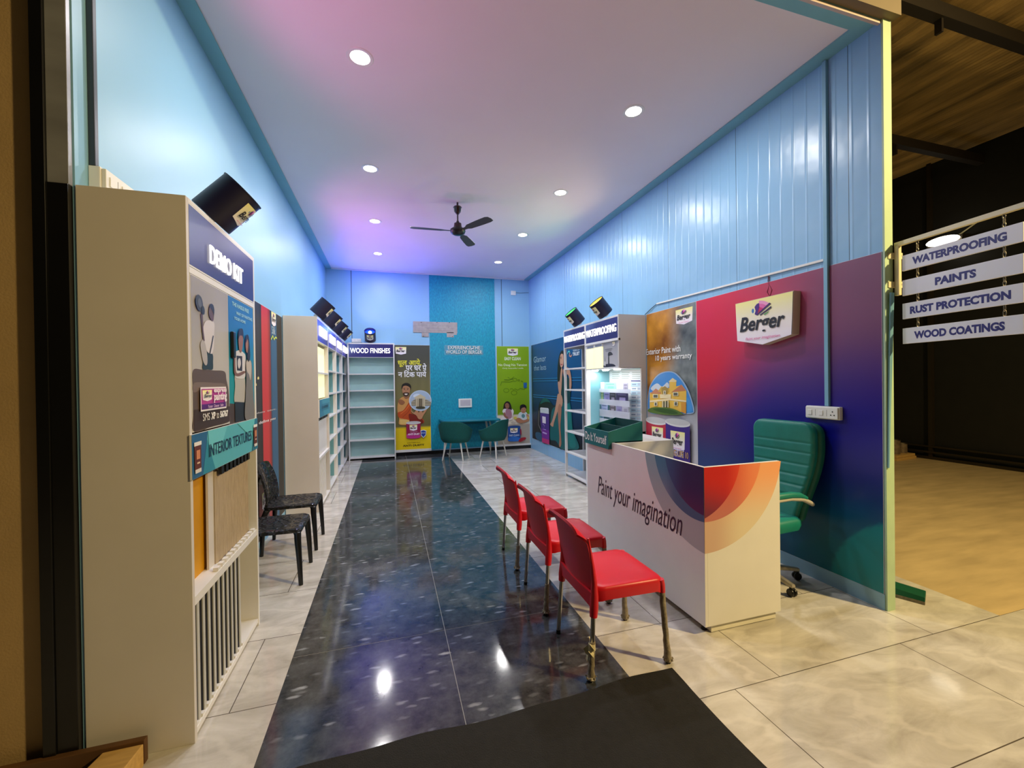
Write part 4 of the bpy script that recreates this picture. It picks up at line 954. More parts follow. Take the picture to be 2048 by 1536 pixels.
# ---- blue glamour poster on the right wall
L3 = (WX1 - 0.001, 8.96, 0)
po, a = panel('wall_mural', 'large dark blue wall mural of a seated person in a long green gown', 'poster', L3, -HALF, 3.45, 0.245, 2.375)
a.px = plane_map(L3, -HALF, 0, WX1 - 0.005, (1050, 680, 6.4)); a.begin('printed_backdrop')
def pblue(s, t):
    c = mix(lin((10, 40, 66)), lin((6, 76, 128)), ss(0.15, 0.75, t)); c = mix(c, lin((8, 12, 18)), ss(0.30, 0.04, t)); return mix(lin((10, 34, 52)), c, ss(0, 0.06, s))
a.grid(0.003, 3.447, 0.248, 2.372, pblue, 24, 30)
a.end(); a.begin('printed_panelling')
for z_ in (1.595, 1.545, 1.235, 1.19): a.rect(0.10, 3.44, z_, z_ + 0.018, (34, 116, 166)); a.rect(0.10, 3.44, z_ - 0.014, z_, (4, 50, 88))
a.rect(1.6, 3.44, 0.66, 0.68, (30, 104, 150))
a.end(); a.begin('lettering')
a.ptext('Glamor', (116, 292), (270, 190), (176, 208, 222), bold=-0.005)
a.ptext('that lasts', (120, 392), (273, 312), (170, 202, 216), bold=-0.005)
a.end(); a.begin('anniversary_mark'); a.ptext('YEARS OF', (616, 152), (702, 112), (200, 214, 226), bold=0.02); a.ptext('TRUST', (614, 206), (704, 146), (226, 236, 242), bold=0.04)
q_ = [(548, 180), (556, 150), (574, 145), (580, 165), (572, 200), (592, 212), (604, 190)]
a.stroke(q_[:4], 0.03, (90, 190, 190)); a.stroke(q_[3:], 0.03, (206, 150, 130))
a.end(); a.begin('printed_sofa')
a.blob([(180, 850), (215, 770), (262, 738), (320, 775), (370, 840), (420, 830), (500, 900), (520, 1380), (360, 1340), (240, 1320), (200, 1240), (150, 1180)], (18, 34, 38))
a.blob([(200, 820), (225, 762), (262, 738), (305, 765), (330, 800), (290, 790), (240, 800)], (18, 92, 88)); a.blob([(140, 1190), (180, 1180), (222, 1210), (220, 1300), (150, 1260)], (44, 96, 124))
a.end(); a.begin('printed_person', label='printed seated person in a long green gown with bare legs')
skin, skin2 = (196, 146, 118), (168, 116, 92)
a.blob([(330, 1100), (350, 900), (420, 830), (520, 700), (560, 720), (600, 900), (620, 1150), (700, 1380), (560, 1400), (470, 1390), (400, 1290), (330, 1270)], (14, 96, 96))
a.blob([(540, 740), (580, 860), (610, 1120), (660, 1350), (580, 1360), (545, 1150), (530, 900)], (20, 118, 112)); a.blob([(470, 480), (520, 460), (572, 500), (590, 640), (575, 800), (500, 800), (470, 700)], (10, 52, 56))
a.blob([(495, 380), (540, 350), (575, 372), (598, 470), (602, 590), (585, 660), (574, 600), (572, 480), (545, 440), (540, 520), (520, 520), (500, 450)], skin)
a.blob([(428, 540), (440, 500), (450, 540), (462, 600), (470, 690), (448, 700), (436, 640)], skin); a.blob([(452, 560), (464, 400), (478, 355), (488, 390), (482, 470), (476, 600), (466, 690), (452, 690)], skin)
a.blob([(430, 690), (470, 700), (490, 770), (480, 850), (440, 880), (400, 990), (378, 1060), (365, 1110), (330, 1080), (352, 1040), (380, 940), (405, 820), (418, 740)], skin)
a.blob([(448, 820), (474, 850), (472, 960), (462, 1100), (470, 1240), (474, 1330), (458, 1370), (444, 1350), (448, 1250), (438, 1100), (430, 960), (428, 880)], skin2)
a.blob([(426, 520), (424, 380), (436, 250), (456, 170), (478, 135), (500, 150), (500, 260), (470, 300), (462, 420), (446, 520)], (26, 18, 18))
a.blob([(455, 250), (462, 195), (482, 175), (500, 200), (500, 300), (486, 345), (470, 350), (458, 310)], (206, 156, 130)); a.ell(470, 236, 7, 6, (50, 32, 30), 10); a.stroke([(460, 222), (478, 218)], 0.012, (40, 26, 24)); a.blob([(464, 312), (472, 308), (480, 309), (488, 308), (492, 312), (484, 320), (472, 319)], (178, 52, 60))
a.end(); a.begin('printed_can'); q0 = a.P((220, 1345)); q1 = a.P((315, 860))
a.poly([(200, 900), (318, 930), (322, 1338), (228, 1308)], (70, 40, 130)); a.poly([(222, 1130), (320, 1160), (322, 1338), (228, 1308)], (120, 44, 150)); a.poly([(226, 1250), (321, 1280), (322, 1338), (228, 1308)], (196, 54, 120))
a.poly([(204, 868), (314, 880), (316, 945), (206, 930)], (206, 214, 212)); a.poly([(214, 862), (305, 872), (312, 884), (206, 878)], (226, 230, 228)); a.poly([(232, 975), (276, 985), (277, 1070), (234, 1060)], (236, 226, 232))
a.stroke([(190, 905), (182, 1080), (222, 1170)], 0.02, (150, 146, 140)); a.stroke([(240, 1075), (260, 1095), (248, 1140), (280, 1150)], 0.02, (180, 150, 220)); a.stroke([(236, 1180), (290, 1200)], 0.03, (200, 170, 226)); a.end()
# ---- exterior paint poster
L4 = (WX1 - 0.001, 4.53, 0)
po, a = panel('wall_poster', 'right wall poster with orange storm clouds and a yellow house under glass', 'poster', L4, -HALF, 0.885, 0.25, 2.375)
a.px = plane_map(L4, -HALF, 0, WX1 - 0.005, (1290, 600, 4.8)); a.begin('printed_sky')
def clouds(s, t):
    n_ = noise.fractal(Vector((s * 3.2, t * 8.0, 0.3)), 0.9, 2.1, 6) * 0.5 + 0.5; n2 = noise.fractal(Vector((s * 4.0 + 5, t * 11.0, 4.3)), 0.9, 2.1, 6) * 0.5 + 0.5
    warm = mix(lin((120, 62, 10)), lin((226, 158, 50)), n_); cold = mix(lin((54, 62, 66)), lin((150, 158, 156)), n2)
    k = ss(0.38, 0.78, s + 0.16 * (n_ - 0.5) + (1 - t) * 0.35 - 0.05); c = mix(warm, cold, k)
    c = mix(c, lin((190, 190, 196)), ss(0.50, 0.36, t)); return mix(c, lin((206, 204, 212)), ss(0.30, 0.2, t))
a.grid(0.003, 0.882, 0.253, 2.372, clouds, 70, 150)
a.end(); a.begin('logo'); q0 = a.P((296, 250)); q1 = a.P((458, 78)); a.logo(q0[0], q1[0], q0[1] - 0.0, q1[1] + 0.02); a.end()
a.begin('lettering'); tA = a.P((35, 500)); tB = a.P((345, 448)); a.text('Exterior Paint with', tA[0] - 0.04, tB[0], 1.862, 1.935, (246, 244, 240), bold=0.012)
tA = a.P((106, 570)); tB = a.P((456, 520)); a.text('10 years warranty', tA[0], tB[0], 1.76, 1.842, (246, 244, 240), bold=0.012)
a.end(); a.begin('printed_house')
dome = [(40, 880), (70, 790), (130, 715), (210, 685), (290, 695), (360, 760), (420, 860), (460, 970), (480, 1060), (460, 1090), (380, 1095), (200, 1095), (44, 1075)]
a.blob(dome, (150, 178, 210)); a.blob([(44, 890), (80, 790), (140, 722), (215, 694), (285, 705), (350, 768), (410, 868), (448, 970), (466, 1056), (440, 1082), (200, 1088), (46, 1066)], (60, 140, 214))
a.blob([(60, 850), (120, 800), (170, 830), (220, 790), (230, 840), (120, 880)], (206, 214, 222)); a.blob([(400, 950), (440, 960), (462, 1060), (410, 1070)], (70, 150, 216))
a.poly([(52, 890), (150, 870), (240, 845), (240, 790), (270, 760), (308, 775), (306, 830), (360, 815), (404, 870), (404, 1080), (52, 1040)], (232, 186, 70))
a.poly([(232, 785), (272, 748), (314, 776), (300, 788)], (232, 206, 150)); a.poly([(258, 888), (355, 812), (402, 872), (300, 880)], (196, 122, 80)); a.poly([(56, 900), (110, 850), (160, 880), (160, 900)], (196, 130, 92))
a.poly([(130, 880), (165, 830), (235, 845), (238, 885)], (214, 172, 66)); a.poly([(165, 850), (200, 826), (230, 850), (222, 905), (172, 905)], (170, 140, 62))
a.poly([(54, 965), (245, 945), (406, 965), (406, 980), (245, 962), (54, 982)], (244, 222, 170)); a.poly([(152, 905), (260, 905), (258, 945), (154, 945)], (240, 220, 170)); a.poly([(355, 985), (404, 980), (404, 1092), (360, 1075)], (216, 150, 50))
for x0, y0, x1, y1 in ((85, 905, 135, 940), (280, 885, 330, 920), (290, 975, 326, 1015), (100, 980, 130, 1015), (190, 870, 212, 905)): a.poly([(x0, y0), (x1, y0), (x1, y1), (x0, y1)], (236, 230, 200)); a.poly([(x0 + 6, y0 + 5), (x1 - 6, y0 + 5), (x1 - 6, y1 - 4), (x0 + 6, y1 - 4)], (96, 96, 80))
a.poly([(176, 975), (240, 968), (240, 1025), (176, 1030)], (96, 92, 66))
for x in (180, 205, 232): a.poly([(x, 966), (x + 8, 966), (x + 8, 1030), (x, 1030)], (240, 226, 180))
a.blob([(46, 1050), (90, 1030), (180, 1030), (280, 1042), (360, 1078), (370, 1098), (250, 1104), (120, 1090), (48, 1072)], (84, 112, 40)); a.blob([(90, 1050), (180, 1040), (290, 1060), (330, 1090), (220, 1088)], (52, 84, 28))
a.end(); a.begin('printed_can')
q0 = a.P((36, 1290)); q1 = a.P((222, 1160)); printed_can(a, q0[0] - 0.02, q1[0], 0.42, q1[1] + 0.02, (190, 40, 66)); ql = a.P((82, 1300)); qr = a.P((190, 1245)); a.logo(ql[0], qr[0], ql[1] - 0.06, qr[1] + 0.02, tagline=False)
a.end(); a.begin('printed_can'); q0 = a.P((222, 1500)); q1 = a.P((452, 1195)); printed_can(a, q0[0], q1[0], 0.36, q1[1] + 0.04, (62, 36, 130)); ql = a.P((268, 1425)); qr = a.P((405, 1290)); a.logo(ql[0], qr[0], ql[1] - 0.01, qr[1] + 0.02)
a.ptext('WEATHERCOAT', (245, 1480), (402, 1440), (206, 196, 230), bold=0.02); a.text('LONG LIFE 10', q0[0] + 0.03, q1[0] - 0.02, 0.685, 0.755, (206, 164, 76), bold=0.012); a.end()
# ---- gradient mural behind the desk
L5 = (WX1 - 0.001, 3.645, 0)
po, a = panel('wall_mural', 'large red to violet to navy to teal gradient mural behind the reception desk', 'mural', L5, -HALF, 1.72, 0.105, 2.375)
a.mat = 'print_gloss'; a.begin('printed_gradient')
def gradient(s, t):
    z = 0.105 + 2.27 * t; u = 1.72 * s
    red, mauve, violet, navy = lin((216, 22, 54)), lin((128, 72, 104)), lin((84, 52, 118)), lin((6, 6, 134))
    top = mix(red, mauve, ss(0.25, 1.6, u))
    bottom_left = lin((44, 66, 124)); deep = lin((4, 30, 112)); teal = lin((0, 98, 108))
    m1 = ss(1.95 - 0.30 * math.exp(-((u - 0.0) / 0.5) ** 2), 1.18 - 0.15 * math.exp(-((u - 0.0) / 0.5) ** 2), z)
    low = mix(mix(lin((80, 44, 100)), navy, ss(0.1, 0.9, u)), navy, 0.0)
    c = mix(mix(top, violet, ss(2.1, 1.45, z) * ss(0.2, 1.0, u) * 0.8), low, m1)
    c = mix(c, mix(bottom_left, mix(deep, lin((0, 82, 118)), ss(0.9, 0.3, z)), ss(0.1, 0.9, u)), ss(1.15, 0.65, z))
    c = mix(c, lin((0, 92, 118)), ss(0.7, 0.2, z) * ss(0.6, 1.4, u))
    k_ = ss(0.62, 0.60, math.hypot(u - 1.98, z - 0.02)); c = mix(c, lin((0, 140, 146)), 0.7 * k_)
    c = mix(c, lin((0, 96, 104)), 0.35 * ss(0.36, 0.34, math.hypot(u - 1.42, z - 0.02)) * (1 - k_))
    return c
a.grid(0.002, 1.718, 0.107, 2.373, gradient, 70, 90); a.end()
# ---- lit logo box
LB = (3.05, 3.055, 0)
lb = thing('logo_lightbox', 'shield-shaped logo lightbox with cream face hanging on the gradient mural', 'sign', LB, -HALF)
sh = [(0, 2.235), (0.57, 2.235), (0.555, 1.895), (0.285, 1.835), (0.02, 1.895)]
MB().prism(sh, 0.003, 0.079).build('sign_box', mat('cream_box_side', (206, 190, 172), 0.5), lb)
MB().prism([(0.004, 2.231), (0.566, 2.231), (0.551, 1.899), (0.285, 1.840), (0.024, 1.899)], -0.001, 0.003).build('face_edge', mat('dark_mauve_edge', (84, 66, 96), 0.5), lb)
a = Art(lb, -0.001); a.begin('sign_face'); a.logo(0.004, 0.566, 1.838, 2.231); a.end()
wr_ = MB(); wr_.tube([(0.30, 0.075, 2.235), (0.27, 0.072, 2.29), (0.285, 0.076, 2.34), (0.275, 0.076, 2.385), (0.28, 0.076, 2.425)], 0.0025, 6)
wr_.tube([(0.29, 0.075, 2.235), (0.315, 0.072, 2.30), (0.29, 0.076, 2.35), (0.29, 0.076, 2.42)], 0.0025, 6); wr_.build('wire', mat('red_brown_wire', (110, 24, 40), 0.5), lb)
# ---- raceway, conduits, sockets
rc = MB().hexa([(WX1 - 0.016, 4.31, 2.462), (WX1 - 0.016, 2.30, 2.418), (WX1 - 0.0005, 2.30, 2.418), (WX1 - 0.0005, 4.31, 2.462)], [(WX1 - 0.016, 4.31, 2.478), (WX1 - 0.016, 2.30, 2.434), (WX1 - 0.0005, 2.30, 2.434), (WX1 - 0.0005, 4.31, 2.478)]).build('cable_raceway', 'socket')
tag(rc, 'thin white cable raceway along the right wall above the gradient mural', 'raceway')
cb = MB().tube([(WX1 - 0.008, 4.31, 2.47), (WX1 - 0.012, 4.42, 2.43), (WX1 - 0.012, 4.515, 2.39), (WX1 - 0.012, 4.55, 2.378)], 0.004, 6).build('cable', 'cable')
tag(cb, 'black cable from the end of the white raceway to the WATERPROOFING unit', 'cable')
tag(bx('conduit', 'conduit', WX1 - 0.026, WX1 - 0.0005, 2.262, 2.292, 1.338, 3.885, bevel=0.003), 'light blue conduit pipe running down the right wall to the white socket box', 'conduit')
def socket_box(name, label, loc, rz, w_, h, d_, gang=3):
    r = thing(name, label, 'socket', loc, rz)
    bx('back_box', 'socket', 0, w_, -d_ * 0.72, -0.0005, 0, h, r, bevel=0.004); bx('front_plate', 'socket', 0.006, w_ - 0.006, -d_, -d_ * 0.72, 0.006, h - 0.006, r, bevel=0.003)
    g_ = MB(); g2 = MB()
    for k in range(1, gang): g_.box(w_ * k / gang - 0.0008, w_ * k / gang + 0.0008, -d_ - 0.0006, -d_, h * 0.25, h * 0.75)
    for (ux, uz) in ((0.0, 0.62), (-0.012, 0.36), (0.012, 0.36)):
        cx = w_ * (gang - 0.5) / gang + ux; g_.lathe([(0, 0), (0.0045, 0), (0.0045, 0.0012), (0, 0.0012)], 10, mtx=Matrix.Translation((cx, -d_ - 0.0004, h * uz)) @ Matrix.Rotation(HALF, 4, 'X'), cap0=False, cap1=False)
    g_.build('socket_holes', 'black', r)
    for k in range(gang - 1): bx('switch', 'socket', w_ * (k + 0.32) / gang, w_ * (k + 0.68) / gang, -d_ - 0.004, -d_, h * 0.3, h * 0.7, r, bevel=0.002)
    return r
socket_box('socket_box', 'white wall socket box on the navy part of the mural above the green chair', (WX1 - 0.0055, 2.425, 1.24), -HALF, 0.25, 0.095, 0.045)
socket_box('socket_box', 'white wall socket box on the left wall just above the DEMO KIT cabinet', (WX0, 2.185, 2.385), HALF, 0.26, 0.105, 0.06)
socket_box('socket_box', 'white wall socket box in the back left corner above the WOOD FINISHES shelf', (-0.735, WY1, 2.402), 0, 0.185, 0.075, 0.04)
cb = MB().tube([(-0.56, 9.06, 2.40), (-0.50, 9.02, 2.377), (-0.44, 9.0, 2.376), (-0.37, 8.97, 2.376)], 0.004, 6).build('cable', 'cable'); tag(cb, 'black cable from the corner socket to the blue-lit paint can', 'cable')
tag(bx('conduit', 'dark_conduit', WX0 + 0.0005, WX0 + 0.024, 2.19, 2.215, 2.492, 3.885, bevel=0.003), 'dark conduit pipe running up the left wall from the socket box to the ceiling', 'conduit')
sw = thing('switch_box', 'small white switch box high on the back wall near the right corner', 'switch', (2.695, WY1, 3.53), 0)
bx('box_body', 'socket', 0, 0.115, -0.03, -0.0005, 0, 0.1, sw, bevel=0.006); bx('rocker', 'socket', 0.035, 0.08, -0.035, -0.03, 0.03, 0.07, sw, bevel=0.002)
MB().tube([(0.115, -0.006, 0.06), (0.25, -0.006, 0.06), (0.36, -0.006, 0.075), (0.432, -0.006, 0.08)], 0.004, 6).build('lead', 'dark_conduit', sw)
# ---- bracket for an air conditioner
bk = thing('mounting_plate', 'galvanised mounting plate for an air conditioner high on the back wall', 'bracket', (0, WY1, 0), 0)
mC = mapC((0, WY1, 0)); b = MB()
M['galv'] = mat('galvanised_plate', (168, 160, 160), 0.5, 0.35, var=0.12, vscale=14)
p0 = mC(222, 216); p1 = mC(645, 120); b.box(p0[0], p1[0], -0.014, -0.0005, p0[1], p1[1])
for (x0, x1, y1) in ((305, 370, 258), (545, 612, 262)): q0 = mC(x0, y1); q1 = mC(x1, 214); b.box(q0[0], q1[0], -0.014, -0.0005, q0[1], q1[1])
q0 = mC(600, 240); q1 = mC(642, 214); b.box(q0[0], q1[0], -0.013, -0.0005, q0[1], q1[1])
b.build('plate', 'galv', bk, bevel=0.004)
b = MB()
for y in (145, 170, 192): q0 = mC(228, y + 1.5); q1 = mC(612, y - 1.5); b.box(q0[0], q1[0], -0.0165, -0.014, q0[1], q1[1])
for x in (310, 322, 600, 634): q0 = mC(x, 212); q1 = mC(x + 3, 124); b.box(q0[0], q1[0], -0.017, -0.014, q0[1], q1[1])
b.build('pressed_rib', 'galv', bk)
b = MB()
for x, y in ((300, 119), (450, 119), (570, 121), (460, 165), (560, 168), (602, 180), (320, 252), (600, 256)): q = mC(x, y); b.box(q[0] - 0.012, q[0] + 0.012, -0.0155, -0.013, q[1] - 0.006, q[1] + 0.006)
b.build('slot', mat('dark_slot', (70, 62, 62), 0.7), bk)
# ---- raised slogan and white frame on the teal band
sg = thing('wall_slogan', 'raised white slogan letters under loose clear film on the teal band', 'sign', (0, WY1 - 0.012, 0), 0)
p0 = mC(555, 378); p1 = mC(862, 347); letters3d('lettering', sg, 'EXPERIENCE THE', p0[0], p1[0], p0[1], p1[1], -0.0012, 0.012, 'socket', bold=0.004)
p0 = mC(535, 420); p1 = mC(882, 388); letters3d('lettering', sg, 'WORLD OF BERGER', p0[0], p1[0], p0[1], p1[1], -0.0012, 0.012, 'socket', bold=0.004)
p0 = mC(522, 432); p1 = mC(893, 342); MB().box(p0[0], p1[0], -0.0010, -0.0003, p0[1], p1[1]).build('clear_film', mat('cloudy_film', (190, 205, 210), 0.25, alpha=0.10), sg)
p0 = mC(790, 370); MB().sheet(lambda u, v: (p0[0] - 0.03 + 0.07 * u, -0.014 - 0.012 * v, p0[1] + 0.02 * u - 0.03 * v * (1 - u)), 6, 4, 0.001).build('film_scrap', 'white', sg)
fr = thing('wall_frame', 'small white tablet frame on the teal band above the table', 'frame', (0, WY1 - 0.012, 0), 0)
p0 = mC(657, 937); p1 = mC(783, 849); bx('frame', 'socket', p0[0], p1[0], -0.03, -0.0004, p0[1], p1[1], fr, bevel=0.006)
q0 = mC(673, 921); q1 = mC(769, 861); bx('screen', mat('grey_screen', (198, 190, 196), 0.25), q0[0], q1[0], -0.032, -0.028, q0[1], q1[1], fr)
# ================================================================== RECEPTION COUNTER
CT = thing('reception_counter', 'white reception counter printed with a rainbow disc and Paint your imagination', 'counter', (1.80, 3.58, 0), -HALF)
CWD, CH = 1.53, 1.02
def sector(a, cu, side, cshift, r, colfn, top=CH - 0.002):
    """part of a disc (centre 8 cm above the top edge) printed on the face, running right up to the corner edge"""
    n, m = 36, 9; cz = 1.10
    def rho(p):
        dx, dz = math.cos(p), -math.sin(p); ox, oz = -cshift, top - cz
        b_ = dx * ox + dz * oz; return -b_ + math.sqrt(max(0, b_ * b_ - (ox * ox + oz * oz - r * r)))
    for i in range(n):
        for j in range(m):
            q = []; cs = []
            for di, dj in ((0, 0), (1, 0), (1, 1), (0, 1)):
                p = (i + di) / n * HALF; k = rho(p) * max(0.002, (j + dj) / m); u = k * math.cos(p); z = top - k * math.sin(p)
                q.append((cu + side * u, a.y, z)); cs.append(colfn(u, z))
            a.mb.add(q, [(0, 1, 2, 3)], 0, cs); a._fix(1)
    a.y -= a.STEP
fp = bx('front_panel', 'white', 0, CWD, 0, 0.02, 0.055, CH, CT, bevel=0.001)
a = Art(fp, 0.0); a.begin('printed_disc')
sector(a, CWD - 0.001, -1, 0.0, 0.60, lambda u, z: mix(lin((176, 176, 178)), lin((140, 168, 178)), ss(0.55, 1.0, z)))
sector(a, CWD - 0.001, -1, 0.07, 0.416, lambda u, z: mix(mix(lin((148, 146, 160)), lin((66, 124, 156)), ss(0.62, 0.98, z)), lin((60, 96, 130)), ss(0.4, 0.25, u)))
sector(a, CWD - 0.001, -1, 0.0, 0.37, lambda u, z: mix(mix(lin((70, 30, 84)), lin((24, 26, 84)), ss(0.72, 0.9, z)), lin((46, 84, 130)), ss(0.14, 0.36, u)))
a.end(); a.begin('lettering'); a.text('Paint your imagination', 0.205, 1.335, 0.482, 0.69, (40, 16, 50), bold=-0.002, shear=0.36); a.end()
ep = MB().box(0.0203, 0.585, 0, 0.02, 0.055, CH).build('end_panel', 'white', CT, bevel=0.001, loc=(CWD, 0, 0), rz=HALF)
a = Art(ep, 0.0); a.begin('printed_disc')
sector(a, 0.001, 1, 0.0, 0.60, lambda u, z: mix(mix(lin((222, 208, 182)), lin((206, 172, 152)), ss(0.30, 0.05, u)), lin((240, 168, 120)), ss(0.62, 1.0, z)))
sector(a, 0.001, 1, 0.027, 0.41, lambda u, z: mix(mix(lin((190, 112, 104)), lin((214, 84, 62)), ss(0.7, 0.98, z)), lin((234, 138, 98)), ss(0.18, 0.42, u)))
sector(a, 0.001, 1, -0.135, 0.41, lambda u, z: mix(mix(lin((104, 26, 62)), lin((192, 14, 18)), ss(0.70, 0.98, z + u * 0.3)), lin((216, 66, 46)), ss(0.14, 0.30, u)))
a.end()
bx('raised_block', 'white', 0.02, 0.48, 0.0205, 0.60, 0.055, 1.016, CT, bevel=0.002)
bx('desk_top', 'white', 0.48, CWD - 0.021, 0.0205, 0.56, 0.72, 0.745, CT)
bx('plinth', mat('cream_plinth', (226, 222, 206), 0.4), 0.04, CWD - 0.02, 0.06, 0.565, 0.006, 0.055, CT)
for u in (0.05, CWD - 0.07):
    for y in (0.05, 0.52): MB().lathe([(0, 0), (0.018, 0), (0.018, 0.006), (0, 0.006)], 12, mtx=Matrix.Translation((u, y, 0)), cap0=False, cap1=False).build('glide_foot', 'black', CT)
# slanted leaflet box
dy = thing('leaflet_box', 'dark green open box lettered Do It Yourself on the reception counter', 'box', (1.766, 3.565, 0), -HALF)
t_ = 0.008
bx('front_panel', 'green_box', 0, 0.445, 0, t_, 0.965, 1.113, dy)
MB().box(0, 0.445, 0.042, 0.335, 1.0175, 1.025).build('box_floor', 'green_in', dy)
for u in (0.0, 0.445 - t_): MB().prism([(t_, 1.0175), (0.335, 1.0175), (0.335, 1.19), (t_, 1.113)], u, u + t_, 'x').build('side_panel', 'green_box', dy)
MB().prism([(t_, 0.965), (0.032, 0.965), (0.032, 1.0175), (t_, 1.0175)], 0.445 - t_, 0.445, 'x').build('flap_side', 'green_box', dy)
bx('back_panel', 'green_in', t_, 0.445 - t_, 0.335 - t_, 0.335, 1.025, 1.19, dy)
bx('divider', 'green_in', t_, 0.445 - t_, 0.165, 0.172, 1.025, 1.145, dy)
a = Art(dy, 0.0); a.begin('lettering'); a.text('Do It Yourself', 0.02, 0.415, 0.998, 1.076, (236, 240, 238), bold=0.012); a.end()

# ================================================================== CHAIRS
def red_chair(name, label, loc, rz, group):
    r = thing(name, label, 'chair', loc, rz, group)
    def zc(base, k): return lambda x, y: base - k * (abs(x) / 0.2) ** 2 * (abs(y + 0.015) / 0.2) ** 2 - 0.012 * max(0.0, (-y - 0.13) / 0.09) ** 2
    cy = -0.018
    b = MB()
    loops = [rr(0.385, 0.39, 0.05, 5, cx=0, cy=cy, zf=zc(0.428, 0.030)), rr(0.412, 0.415, 0.055, 5, cx=0, cy=cy, zf=zc(0.422, 0.034)), rr(0.428, 0.430, 0.06, 5, cx=0, cy=cy, zf=zc(0.425, 0.034)), rr(0.430, 0.432, 0.06, 5, cx=0, cy=cy, zf=zc(0.455, 0.008)),
             rr(0.424, 0.426, 0.06, 5, cx=0, cy=cy, zf=zc(0.466, 0.003)), rr(0.408, 0.41, 0.06, 5, cx=0, cy=cy, zf=zc(0.471, 0.0)), rr(0.36, 0.36, 0.06, 5, cx=0, cy=cy, zf=zc(0.470, 0.0)),
             rr(0.27, 0.27, 0.06, 5, cx=0, cy=cy, zf=zc(0.460, 0.0)), rr(0.15, 0.15, 0.05, 5, cx=0, cy=cy, zf=zc(0.453, 0.0)), rr(0.03, 0.03, 0.012, 5, cx=0, cy=cy, zf=zc(0.452, 0.0))]
    b.loft(loops)
    for sx in (-1, 1):
        b.tube([(sx * 0.196, -0.205, 0.455), (sx * 0.198, -0.211, 0.425), (sx * 0.199, -0.214, 0.385)], [0.019, 0.0185, 0.017], 12)
    b.build('seat', 'red', r, smooth=50)
    b = MB()
    def back(u, v):
        s = 2 * u - 1; w = 0.385 + 0.035 * math.sin(PI * min(1, v * 0.8))
        z = 0.425 + 0.385 * v - 0.028 * abs(s) ** 7 * ss(0.7, 1.0, v) - 0.022 * s * s * v
        y = 0.192 + 0.055 * v + 0.050 * max(0, (v - 0.80) / 0.2) ** 2 - 0.028 * s * s * (1 - 0.3 * v) + 0.014
        return (s * w / 2, y, z)
    b.sheet(back, 22, 26, 0.013)
    for sx in (-1, 1):
        b.tube([(sx * 0.207, 0.233, 0.735), (sx * 0.208, 0.222, 0.66), (sx * 0.205, 0.209, 0.58), (sx * 0.201, 0.199, 0.50), (sx * 0.202, 0.199, 0.43), (sx * 0.205, 0.204, 0.37), (sx * 0.206, 0.208, 0.325)], [0.005, 0.008, 0.011, 0.015, 0.021, 0.0225, 0.020], 12)
    def apron(u, v):
        s = 2 * u - 1
        return (s * 0.198, 0.212 - 0.012 * s * s + 0.004 * v, 0.372 + 0.075 * v - 0.02 * s * s * (1 - v) + 0.012 * (1 - v))
    b.sheet(apron, 14, 6, 0.014)
    b.build('backrest', 'red', r, smooth=50)
    for sx in (-1, 1):
        for back_leg in (False, True):
            top, foot = ((sx * 0.206, 0.208, 0.34), (sx * 0.214, 0.232, 0.006)) if back_leg else ((sx * 0.198, -0.212, 0.40), (sx * 0.215, -0.236, 0.006))
            lg = MB().tube([top, foot], 0.0125, 14).build('leg', 'chrome', r, smooth=50)
            T, Fo = Vector(top), Vector(foot)
            MB().tube([Fo + Vector((0, 0, -0.006)), Fo + (T - Fo) * 0.05], 0.0138, 12).build('foot_cap', 'black', lg)
            if not (back_leg and sx > 0):
                k = 0.58 if back_leg else 0.96; pth = []; rs = []
                for i in range(15):
                    f = i / 14; p = Fo + (T - Fo) * (0.02 + (k - 0.02) * f); p.z = max(p.z, 0.008)
                    pth.append(p + Vector((0.0012 * math.sin(i * 2.3 + sx), 0.0012 * math.cos(i * 1.7), 0)))
                    rs.append(0.0148 + 0.0016 * abs(math.sin(i * 1.9 + back_leg)) + (0.009 * math.exp(-(f / 0.05) ** 2)) + 0.003 * math.exp(-((f - 0.12) / 0.1) ** 2))
                wb = MB().tube(pth, rs, 12)
                for i in range(7):   # torn skirt of wrap at the foot
                    an = i * 0.9; c_ = Vector((math.cos(an), math.sin(an), 0)); p = Fo + Vector((0, 0, 0.012))
                    wb.tube([p + c_ * 0.016, p + c_ * 0.026 + Vector((0, 0, 0.008)), p + c_ * (0.028 + 0.008 * math.sin(i * 3.1)) + Vector((0, 0, 0.001))], [0.006, 0.005, 0.002], 6)
                wb.build('plastic_wrap', 'tape', lg, smooth=40)
    return r
red0 = red_chair('red_chair', 'nearest of the three red plastic chairs, its rear leg tied with torn tape', (1.205, 2.14, 0), HALF, 'red chairs facing the counter')
dup(red0, (1.205, 2.78, 0), HALF, 'middle red plastic chair of the three facing the reception counter')
dup(red0, (1.215, 3.46, 0), HALF, 'farthest red plastic chair of the three facing the reception counter')
bow = MB(); c_ = Vector((-0.211, 0.222, 0.175))
for i, (dx, dy_, dz) in enumerate(((-0.035, 0.015, 0.018), (0.012, 0.03, -0.03), (-0.03, 0.02, -0.02), (0.025, -0.01, 0.02))):
    e_ = c_ + Vector((dx, dy_, dz)); s_ = Vector((0.004, 0.012, 0.016))
    bow.hexa([c_ - s_, c_ + Vector((0.006, 0, -0.012)), e_ + Vector((0.004, 0, -0.01)), e_ - s_], [c_ + s_, c_ + Vector((0.008, 0.002, 0.012)), e_ + Vector((0.006, 0.004, 0.012)), e_ + s_])
